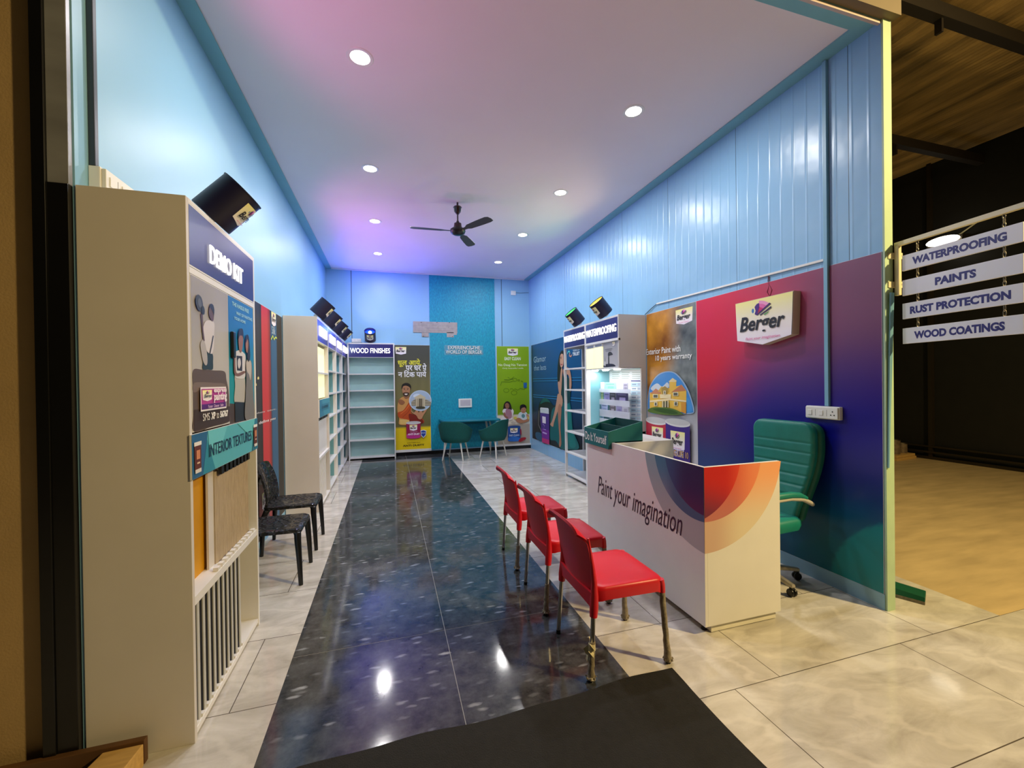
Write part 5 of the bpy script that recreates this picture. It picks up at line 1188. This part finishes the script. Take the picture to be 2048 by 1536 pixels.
bow.hexa([c_ + Vector((-0.006, 0.012, 0)), c_ + Vector((0.012, 0.012, 0)), c_ + Vector((0.030, 0.018, -0.075)), c_ + Vector((0.012, 0.018, -0.085))], [c_ + Vector((-0.006, 0.015, 0)), c_ + Vector((0.012, 0.015, 0)), c_ + Vector((0.030, 0.021, -0.075)), c_ + Vector((0.012, 0.021, -0.085))])
bow.tube([c_ + Vector((0, 0, -0.016)), c_ + Vector((0, 0, 0.016))], [0.019, 0.018], 10)
M['bow'] = mat('torn_clear_tape', (205, 196, 160), 0.3, var=0.12, vscale=40)
bow.build('torn_tape', 'bow', red0)
def web_mat():
    m, nt, b = new_mat('black_web_plastic'); N = nt.nodes; L = nt.links
    tc = N.new('ShaderNodeTexCoord'); vo = N.new('ShaderNodeTexVoronoi'); vo.feature = 'DISTANCE_TO_EDGE'; vo.inputs['Scale'].default_value = 21
    L.new(tc.outputs['Object'], vo.inputs['Vector'])
    rp = N.new('ShaderNodeValToRGB'); rp.color_ramp.elements[0].position = 0.10; rp.color_ramp.elements[0].color = (1, 1, 1, 1); rp.color_ramp.elements[1].position = 0.20; rp.color_ramp.elements[1].color = (0, 0, 0, 1); L.new(vo.outputs['Distance'], rp.inputs[0])
    bp = N.new('ShaderNodeBump'); bp.inputs['Strength'].default_value = 1.0; bp.inputs['Distance'].default_value = 0.008; L.new(rp.outputs[0], bp.inputs['Height']); L.new(bp.outputs[0], b.inputs['Normal'])
    cr = N.new('ShaderNodeMixRGB'); cr.inputs[1].default_value = (0.002, 0.002, 0.002, 1); cr.inputs[2].default_value = (0.014, 0.014, 0.015, 1); L.new(rp.outputs[0], cr.inputs[0]); L.new(cr.outputs[0], b.inputs['Base Color'])
    mr = N.new('ShaderNodeMapRange'); mr.inputs[3].default_value = 0.85; mr.inputs[4].default_value = 0.14; L.new(rp.outputs[0], mr.inputs[0]); L.new(mr.outputs[0], b.inputs['Roughness'])
    return m
M['web'] = web_mat()
def black_chair(name, label, loc, rz, group):
    r = thing(name, label, 'chair', loc, rz, group)
    def dish(x, y): return -0.014 * math.cos(max(-1, min(1, x / 0.22)) * HALF) * math.cos(max(-1, min(1, y / 0.24)) * HALF) - 0.012 * max(0, (-y - 0.15) / 0.08) ** 2
    def lp(w_, d_, z, k=1): return rr(w_, d_, 0.05, 5, cx=0, cy=-0.01, zf=lambda x, y: z + k * dish(x, y))
    b = MB().loft([lp(0.40, 0.41, 0.405), lp(0.425, 0.435, 0.408), lp(0.432, 0.442, 0.420), lp(0.428, 0.438, 0.434), lp(0.41, 0.42, 0.438), lp(0.3, 0.3, 0.438), lp(0.15, 0.15, 0.438), lp(0.12, 0.12, 0.438)])
    b.build('seat', 'web', r, smooth=50)
    def back(u, v):
        s = 2 * u - 1; w_ = 0.36 + 0.05 * math.sin(PI * (0.15 + 0.75 * v)) - 0.02 * v
        z = 0.425 + 0.385 * v - 0.018 * abs(s) ** 6 * ss(0.7, 1, v)
        y = 0.190 - 0.02 * math.sin(PI * v) + 0.085 * v - 0.035 * s * s
        if v < 0.12: y += 0.015 * (1 - v / 0.12)
        return (s * w_ / 2, y + 0.012, z)
    MB().sheet(back, 18, 22, 0.016).build('backrest', 'web', r, smooth=50)
    for sx in (-1, 1):
        for bk_ in (False, True):
            sy = 1 if bk_ else -1
            path = [(sx * 0.175, sy * 0.17 - 0.01, 0.414), (sx * 0.193, sy * 0.195 - 0.01, 0.395), (sx * 0.199, sy * 0.207, 0.34), (sx * 0.204, sy * 0.216, 0.2), (sx * 0.210, sy * 0.226, 0.0)]
            MB().tube(path, [0.016, 0.026, 0.024, 0.020, 0.016], 10).build('leg', 'black', r, smooth=40)
    tg = bx('paper_tag', 'socket', -0.10, -0.03, 0.232, 0.234, 0.33, 0.405, r)
    return r
blk = black_chair('black_chair', 'black web-patterned plastic chair nearest the DEMO KIT cabinet, its back hidden', (-0.905, 3.735, 0), HALF, 'black chairs by the striped poster')
dup(blk, (-0.905, 4.43, 0), HALF, 'black web-patterned plastic chair whose backrest shows against the striped poster')
# ---- executive chair
EX = thing('office_chair', 'green leather high-back office chair with metal arms behind the reception counter', 'chair', (2.725, 2.52, 0), math.radians(-86))
grooves = (0.66, 0.74, 0.815, 0.895, 0.985, 1.06)
def bprof(z):  # rear curve of the backrest, local y of the middle against height
    t = (z - 0.46) / 0.76
    return 0.200 + 0.115 * t + 0.035 * math.sin(PI * (t * 1.35 - 0.25))
def bwid(z):
    t = (z - 0.46) / 0.76; return 0.375 + 0.13 * ss(0.0, 0.75, t)
def back_slab(zb, zt, off, thick, wadd, groove, R=0.085):
    loops = []; N_ = 110
    for k in range(N_ + 1):
        z = zb + (zt - zb) * k / N_
        w_ = bwid(z) + wadd; t_ = thick * (0.85 + 0.15 * math.sin(PI * k / N_))
        e = zt - z
        if e < R: w_ -= 2 * (R - math.sqrt(max(0, R * R - (R - e) ** 2)))
        if e < 0.03: t_ *= 0.45 + 0.55 * math.sqrt(max(0, 1 - ((0.03 - e) / 0.03) ** 2))
        e = z - zb
        if e < 0.05: w_ -= 2 * (0.05 - math.sqrt(max(0, 0.0025 - (0.05 - e) ** 2))); t_ *= 0.5 + 0.5 * math.sqrt(max(0, 1 - ((0.05 - e) / 0.05) ** 2))
        g_ = sum(math.exp(-((z - q) / 0.007) ** 2) for q in grooves) * 0.011 if groove else 0
        yc = bprof(z) + off; lp_ = []
        for p in rr(w_, t_, t_ * 0.42, 7):
            s_ = abs(p.x) / (w_ / 2)
            y = p.y + (g_ if p.y < 0 else 0) * (1 - s_ ** 6) - (0.014 * (1 - s_ * s_) if p.y < 0 and groove else 0)
            lp_.append(Vector((p.x, yc + y, z)))
        loops.append(lp_)
    return MB().loft(loops)
back_slab(0.475, 1.215, -0.035, 0.07, 0.0, True).build('backrest_cushion', 'leather', EX, smooth=55)
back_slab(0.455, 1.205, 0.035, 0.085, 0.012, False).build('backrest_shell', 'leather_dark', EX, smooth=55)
def sl(w_, d_, z, rad=0.07): return rr(w_, d_, rad, 6, z=z, cx=0, cy=-0.075)
MB().loft([sl(0.40, 0.42, 0.425), sl(0.46, 0.48, 0.435), sl(0.48, 0.50, 0.47), sl(0.475, 0.495, 0.505), sl(0.44, 0.46, 0.522), sl(0.33, 0.34, 0.528), sl(0.1, 0.1, 0.53, 0.03)]).build('seat_cushion', 'leather', EX, smooth=50)
M['satin'] = mat('satin_silver', (206, 200, 186), 0.35, 0.25, var=0.04)
for sx in (-1, 1):
    MB().tube([(sx * 0.29, 0.10, 0.688), (sx * 0.293, 0.03, 0.715), (sx * 0.295, -0.06, 0.728), (sx * 0.295, -0.18, 0.73), (sx * 0.292, -0.30, 0.715)], [0.016, 0.022, 0.024, 0.024, 0.018], 12).build('arm_pad', 'leather', EX, smooth=50)
    MB().tube([(sx * 0.235, 0.215, 0.628), (sx * 0.278, 0.185, 0.632), (sx * 0.292, 0.14, 0.652), (sx * 0.295, 0.06, 0.685), (sx * 0.296, -0.06, 0.703), (sx * 0.295, -0.20, 0.703), (sx * 0.292, -0.30, 0.68), (sx * 0.288, -0.31, 0.60), (sx * 0.28, -0.24, 0.50), (sx * 0.22, -0.12, 0.43), (sx * 0.1, -0.05, 0.415)], 0.0155, 10).build('arm_frame', 'satin', EX, smooth=50)
MB().lathe([(0.03, 0.11), (0.03, 0.26), (0.022, 0.26), (0.022, 0.42), (0, 0.42)], 18, cap0=True, cap1=False).build('gas_column', 'chrome', EX, smooth=40)
MB().box(-0.1, 0.1, -0.12, 0.10, 0.40, 0.425).build('tilt_plate', 'black', EX)
bs = MB(); bs.lathe([(0, 0.085), (0.05, 0.085), (0.05, 0.125), (0, 0.125)], 20, cap0=False, cap1=False)
M['film_metal'] = mat('film_wrapped_metal', (196, 188, 172), 0.3, 0.6, var=0.2, vscale=25, bump=0.4, bscale=60)
for k in range(5):
    an = math.radians(-6 + 72 * k); d_ = Vector((math.cos(an), math.sin(an), 0)); n_ = Vector((-d_.y, d_.x, 0))
    lo = [d_ * 0.03 - n_ * 0.026 + Vector((0, 0, 0.085)), d_ * 0.03 + n_ * 0.026 + Vector((0, 0, 0.085)), d_ * 0.29 + n_ * 0.018 + Vector((0, 0, 0.066)), d_ * 0.29 - n_ * 0.018 + Vector((0, 0, 0.066))]
    hi = [d_ * 0.03 - n_ * 0.022 + Vector((0, 0, 0.125)), d_ * 0.03 + n_ * 0.022 + Vector((0, 0, 0.125)), d_ * 0.29 + n_ * 0.014 + Vector((0, 0, 0.088)), d_ * 0.29 - n_ * 0.014 + Vector((0, 0, 0.088))]
    bs.hexa(lo, hi)
bs.build('star_base', 'film_metal', EX, bevel=0.004)
for k in range(5):
    an = math.radians(-6 + 72 * k); d_ = Vector((math.cos(an), math.sin(an), 0)); n_ = Vector((-d_.y, d_.x, 0)); c_ = d_ * 0.275
    w_ = MB()
    for s_ in (-1, 1):
        m_ = Matrix.Translation(c_ + n_ * s_ * 0.014 + Vector((0, 0, 0.028))) @ n_.to_track_quat('Z', 'X').to_matrix().to_4x4()
        w_.lathe([(0, -0.010), (0.024, -0.010), (0.028, -0.004), (0.028, 0.004), (0.024, 0.010), (0, 0.010)], 18, mtx=m_, cap0=False, cap1=False)
    w_.box(c_.x - 0.012, c_.x + 0.012, c_.y - 0.012, c_.y + 0.012, 0.03, 0.07); w_.build('castor', 'black', EX, smooth=40)
# ---- dark teal tub chairs and the wall table
def tub_chair(name, label, loc, rz, group):
    r = thing(name, label, 'chair', loc, rz, group)
    PH = math.radians(122)
    def shell(u, v):
        ph = (2 * u - 1) * PH; s = abs(2 * u - 1)
        top = 0.785 - 0.20 * ss(0.15, 0.95, s); z = 0.365 + (top - 0.365) * v
        rad = 0.245 + 0.062 * (v ** 0.8); rad *= 1 - 0.10 * ss(0.2, 0.0, v)
        return (rad * 1.04 * math.sin(ph), rad * 0.98 * math.cos(ph), z)
    MB().sheet(shell, 44, 12, 0.028).build('shell', 'teal_fabric', r, smooth=60, bevel=0.006)
    MB().lathe([(0, 0.352), (0.20, 0.355), (0.245, 0.375), (0.25, 0.40), (0, 0.40)], 32, cap0=False, cap1=False).build('seat_bowl', 'teal_fabric', r, smooth=50)
    MB().lathe([(0, 0.40), (0.215, 0.40), (0.232, 0.42), (0.228, 0.455), (0.20, 0.47), (0, 0.475)], 32, cap0=False, cap1=False).build('seat_cushion', 'teal_fabric', r, smooth=50)
    for sx in (-1, 1):
        for sy in (-1, 1): MB().tube([(sx * 0.145, sy * 0.14, 0.37), (sx * 0.215, sy * 0.195, 0.0)], [0.0185, 0.011], 12).build('leg', 'white_wood', r, smooth=40)
    return r
tc_ = tub_chair('tub_chair', 'dark teal tub chair with white legs at the left end of the wall table', (1.265, 8.33, 0), math.radians(152), 'teal tub chairs')
dup(tc_, (2.035, 8.31, 0), math.radians(226), 'dark teal tub chair with white legs in front of the green poster')
tb = thing('wall_table', 'teal wall table with rounded end under the white tablet frame', 'table', (1.65, 9.087, 0), 0)
def tloop(z, k=0.0):
    pts = []
    for i in range(13):
        an = PI + HALF * i / 12; pts.append(Vector((-0.33 + (0.30 - k) * math.cos(an), -0.30 + (0.30 - k) * math.sin(an), z)))
    pts += [Vector((0.53 - k, -0.60 + k, z))]
    for i in range(7):
        an = -HALF + HALF * i / 6; pts.append(Vector((0.53 + (0.09 - k) * math.cos(an), -0.51 + (0.09 - k) * math.sin(an), z)))
    pts += [Vector((0.62 - k, 0, z)), Vector((-0.63 + k, 0, z))]
    return pts
MB().loft([tloop(0.722, 0.006), tloop(0.727), tloop(0.752), tloop(0.757, 0.005)]).build('table_top', 'teal_top', tb, smooth=40)
MB().tube([(-0.50, -0.30, 0.722), (-0.585, -0.36, 0.0)], [0.02, 0.012], 12).build('leg', 'white_wood', tb, smooth=40)
MB().tube([(0.36, -0.25, 0.722), (0.47, -0.22, 0.0)], [0.024, 0.013], 12).build('leg', 'white_wood', tb, smooth=40)
MB().tube([(0.40, -0.42, 0.722), (0.54, -0.52, 0.0)], [0.02, 0.012], 12).build('leg', 'white_wood', tb, smooth=40)
bx('apron', 'teal_top', -0.5, 0.5, -0.03, -0.002, 0.62, 0.722, tb)

# ================================================================== CEILING: downlights and fan
dl_names = ['nearest the camera', 'second from the camera', 'third from the camera', 'farthest from the camera']
for side, X in (('left', -0.17), ('right', 2.08)):
    for k, Y in enumerate((3.17, 4.78, 6.31, 7.87)):
        r = thing('ceiling_downlight', 'round recessed downlight in the %s ceiling row, %s' % (side, dl_names[k]), 'ceiling light', (X, Y, CZ), 0, 'recessed ceiling downlights')
        MB().lathe([(0.068, -0.0005), (0.068, -0.004), (0.088, -0.006), (0.095, -0.0005)], 32, cap0=False, cap1=False).build('trim_ring', 'white', r, smooth=40)
        MB().lathe([(0, -0.0008), (0.068, -0.0008), (0.068, -0.003), (0, -0.003)], 28, cap0=False, cap1=False).build('diffuser', 'glow_lamp', r)
        lamp('downlight_lamp', 'AREA', (0, 0, -0.012), (0, 0, -1), DOWN_W, (1.0, 0.975, 0.95), 0.14, r)
fan = thing('ceiling_fan', 'dark brown three-bladed ceiling fan on a short rod', 'fan', (0.885, 5.39, CZ), 0)
M['fan'] = mat('dark_brown_enamel', (42, 16, 18), 0.25, var=0.05, coat=0.3)
MB().lathe([(0, 0), (0.012, 0), (0.012, -0.04), (0.05, -0.055), (0.058, -0.065), (0.05, -0.075), (0.045, -0.12), (0.02, -0.15), (0, -0.15)], 24, cap0=False, cap1=False).build('canopy', 'fan', fan, smooth=35)
MB().tube([(0, 0, -0.15), (0, 0, -0.27)], 0.010, 12).build('rod', 'fan', fan, smooth=40)
MB().lathe([(0, -0.24), (0.015, -0.24), (0.022, -0.26), (0.048, -0.275), (0.05, -0.30), (0.058, -0.335), (0, -0.335)], 28, cap0=False, cap1=False).build('upper_cover', 'fan', fan, smooth=35)
MB().lathe([(0, -0.335), (0.07, -0.335), (0.098, -0.355), (0.102, -0.375), (0.09, -0.40), (0.055, -0.42), (0, -0.425)], 32, cap0=False, cap1=False).build('motor', mat('black_motor', (24, 20, 22), 0.3), fan, smooth=35)
M['blade'] = mat('fan_blade', (70, 62, 66), 0.45, var=0.05)
for an in (178, 62, -58):
    b = MB(); pts = []
    outl = [(0.10, -0.022), (0.17, -0.028), (0.22, -0.055), (0.40, -0.066), (0.56, -0.068), (0.60, -0.05), (0.61, 0.0), (0.60, 0.045), (0.55, 0.058), (0.40, 0.055), (0.22, 0.045), (0.17, 0.024), (0.10, 0.02)]
    b.loft([[Vector((x, y, -0.372 - 0.16 * y + dz)) for x, y in outl] for dz in (0.0, -0.003)])
    o = b.build('blade', 'blade', fan); o.rotation_euler = (0, 0, math.radians(an))

# ================================================================== HANGING SIGNS AND HALL OBJECTS
TH = math.atan2(-0.988, -0.155)
HS = (3.20, 1.85, 0)
hg = thing('sign_bracket', 'cream metal wall arm that carries the four hanging sign boards', 'bracket', HS, TH)
M['cream_metal'] = mat('cream_painted_metal', (222, 214, 176), 0.4, var=0.06)
MB().hexa([(-0.045, -0.012, 2.40), (0.60, -0.012, 2.40), (0.60, 0.012, 2.40), (-0.045, 0.012, 2.40)], [(-0.045, -0.012, 2.428), (0.60, -0.012, 2.428), (0.60, 0.012, 2.428), (-0.045, 0.012, 2.428)]).build('arm', 'cream_metal', hg, bevel=0.002)
bx('post', 'cream_metal', -0.045, -0.017, -0.012, 0.012, 2.08, 2.42, hg, bevel=0.004)
for z in (2.325, 2.135):
    b = MB().box(-0.058, -0.045, -0.055, 0.055, z, z + 0.04); b.build('clamp', 'cream_metal', hg, bevel=0.002)
    bx('bolt', 'steel', -0.044, -0.038, 0.028, 0.04, z + 0.014, z + 0.026, hg)
def chain(parent, u, z0, z1):
    n = max(2, round((z1 - z0) / 0.026)); st = (z1 - z0) / n; b = MB()
    for k in range(n):
        zc = z0 + st * (k + 0.5); hh = st * 0.62; ww = 0.006; pts = []
        for i in range(13):
            an = 2 * PI * i / 12; x = ww * math.cos(an); z = zc + hh * math.sin(an)
            pts.append((u + x, 0, z) if k % 2 == 0 else (u, x, z))
        b.tube(pts, 0.0022, 6, cap=False)
    b.build('chain', 'steel', parent, smooth=50)
M['board'] = mat('white_sign_board', (226, 228, 234), 0.4, var=0.02)
for k, (body, u0, u1) in enumerate((('WATERPROOFING', 0.06, 0.515), ('PAINTS', 0.185, 0.385), ('RUST PROTECTION', 0.045, 0.53), ('WOOD COATINGS', 0.068, 0.505))):
    z1 = (2.33, 2.17, 2.02, 1.86)[k]; z0 = z1 - 0.10
    o = thing('hanging_board', 'white hanging board reading %s, %s of the four beside the hall' % (body, ('topmost', 'second from the top', 'third from the top', 'lowest')[k]), 'sign board', HS, TH, 'hanging sign boards')
    bx('board', 'board', 0.0, 0.578, -0.007, 0.007, z0, z1, o, bevel=0.0015)
    a = Art(o, -0.007); a.begin('lettering'); a.text(body, u0, u1, z0 + 0.026, z1 - 0.026, (36, 34, 112), bold=0.05); a.end()
    zt = (2.40, 2.23, 2.07, 1.92)[k]
    for u in (0.085, 0.50): chain(o, u, z1 + 0.001, zt - 0.001)
cb = MB()
for k in range(3): cb.tube([(3.155 + 0.012 * k, 1.893, 2.10), (3.146 + 0.010 * k, 1.896, 1.7), (3.140 + 0.005 * k, 1.901, 1.25), (3.137 + 0.002 * k, 1.903, 0.95)], 0.0055, 8)
tag(cb.build('cable_bundle', 'conduit', smooth=50), 'bundle of grey blue cables taped down the end of the right wall', 'cable')
fd = thing('flood_light', 'bright flood light on the black wall of the hall seen behind the hanging boards', 'lamp', (9.73, 4.83, 3.93), -HALF)
MB().box(-0.05, 0.05, -0.10, -0.0005, -0.03, 0.03).build('wall_bracket', 'rail_dark', fd)
ff = MB().hexa([(-0.24, -0.34, -0.06), (0.24, -0.34, -0.06), (0.24, -0.10, -0.02), (-0.24, -0.10, -0.02)], [(-0.24, -0.30, 0.05), (0.24, -0.30, 0.05), (0.24, -0.10, 0.07), (-0.24, -0.10, 0.07)]); ff.build('lamp_housing', 'rail_dark', fd)
MB().lathe([(0.0, -0.075)] + [(0.23 * math.cos(math.radians(t)), 0.075 * math.sin(math.radians(t))) for t in range(-75, 76, 15)] + [(0.0, 0.075)], 24, mtx=Matrix.Translation((0, -0.36, -0.005)) @ Matrix.Diagonal((1, 0.5, 1, 1)), cap0=False, cap1=False).build('lamp_glass', glow_mat('flood_glass', (255, 244, 220), 5.0), fd, smooth=60)
MB().tube([(0.30, -0.02, 0.26), (0.0, -0.06, 0.06)], 0.012, 8).build('stay_arm', 'cream_metal', fd)
fl_ = lamp('flood_lamp', 'AREA', (0, -0.42, -0.03), (0, -1.5, -1.0), FLOOD_W, (1.0, 0.84, 0.52), 0.12, fd)
wd = thing('timber_stack', 'two pale planks stacked on the hall floor by the black wall', 'planks', (9.25, 5.62, 0), 0.1)
M['ply'] = mat('pale_plank', (196, 158, 92), 0.6, var=0.12, vscale=6, stretch=(1, 8, 8))
bx('plank', 'ply', -0.42, 0.22, -0.34, 0.34, 0.0, 0.05, wd, bevel=0.004); bx('plank', 'ply', -0.40, 0.20, -0.33, 0.30, 0.052, 0.098, wd, bevel=0.004)
M['tin'] = mat('stained_tin', (120, 104, 84), 0.5, 0.3, var=0.35, vscale=14)
for nm, lb_, x, y, R_, H_ in (('paint_tin', 'taller stained paint tin on the plank stack, partly behind the wall end', 9.10, 5.43, 0.095, 0.26), ('paint_tin', 'shorter stained paint tin on the right of the plank stack', 9.36, 5.46, 0.085, 0.18)):
    q = thing(nm, lb_, 'tin', (x, y, 0.098), 0, 'tins on the planks')
    MB().lathe([(0, 0), (R_, 0), (R_, H_), (R_ * 0.93, H_), (R_ * 0.93, 0.03), (0, 0.03)], 24, cap0=False, cap1=False).build('can_body', 'tin', q, smooth=40)
    MB().lathe([(R_ - 0.004, H_ - 0.008), (R_ + 0.005, H_ - 0.008), (R_ + 0.005, H_ + 0.004), (R_ - 0.004, H_ + 0.004)], 24, cap0=False, cap1=False).build('rim', 'steel', q, smooth=40)
sq = thing('dustpan', 'green dustpan with a pale front edge on the hall floor beyond the right wall', 'dustpan', (3.60, 1.96, 0), math.radians(27))
M['green_plastic'] = mat('dark_green_plastic', (20, 84, 60), 0.4, var=0.1)
MB().hexa([(-0.17, 0.0, 0.022), (0.0, 0.0, 0.022), (0.0, 0.34, 0.022), (-0.17, 0.34, 0.022)], [(-0.16, 0.0, 0.05), (-0.02, 0.0, 0.046), (-0.03, 0.34, 0.075), (-0.15, 0.34, 0.075)]).build('pan', 'green_plastic', sq, bevel=0.003)
MB().box(-0.17, 0.002, 0.0, 0.34, 0.0, 0.022).build('front_edge', 'tape', sq, bevel=0.002)
tag(MB().hexa([(3.62, 2.20, 0), (3.70, 2.26, 0), (3.62, 2.36, 0), (3.54, 2.30, 0)], [(3.60, 2.24, 0.06), (3.64, 2.27, 0.06), (3.60, 2.32, 0.08), (3.56, 2.29, 0.08)]).build('rubber_wedge', 'black', bevel=0.004), 'small black rubber wedge on the hall floor just behind the green dustpan', 'wedge')
tag(bx('brown_board', mat('brown_board', (92, 62, 34), 0.6, var=0.2, vscale=5), -1.95, -0.985, 2.052, 2.078, 0, 0.10, bevel=0.003), 'brown timber board on edge at the foot of the DEMO KIT cabinet', 'board')
pk = MB().hexa([(-1.16, 1.86, 0), (-1.0, 1.88, 0), (-0.985, 2.045, 0), (-1.12, 2.045, 0)], [(-1.16, 1.86, 0.09), (-1.0, 1.88, 0.09), (-0.985, 2.045, 0.09), (-1.12, 2.045, 0.09)]); tag(pk.build('timber_block', 'ply', bevel=0.003), 'pale wooden block in front of the brown board at the bottom left corner', 'block')
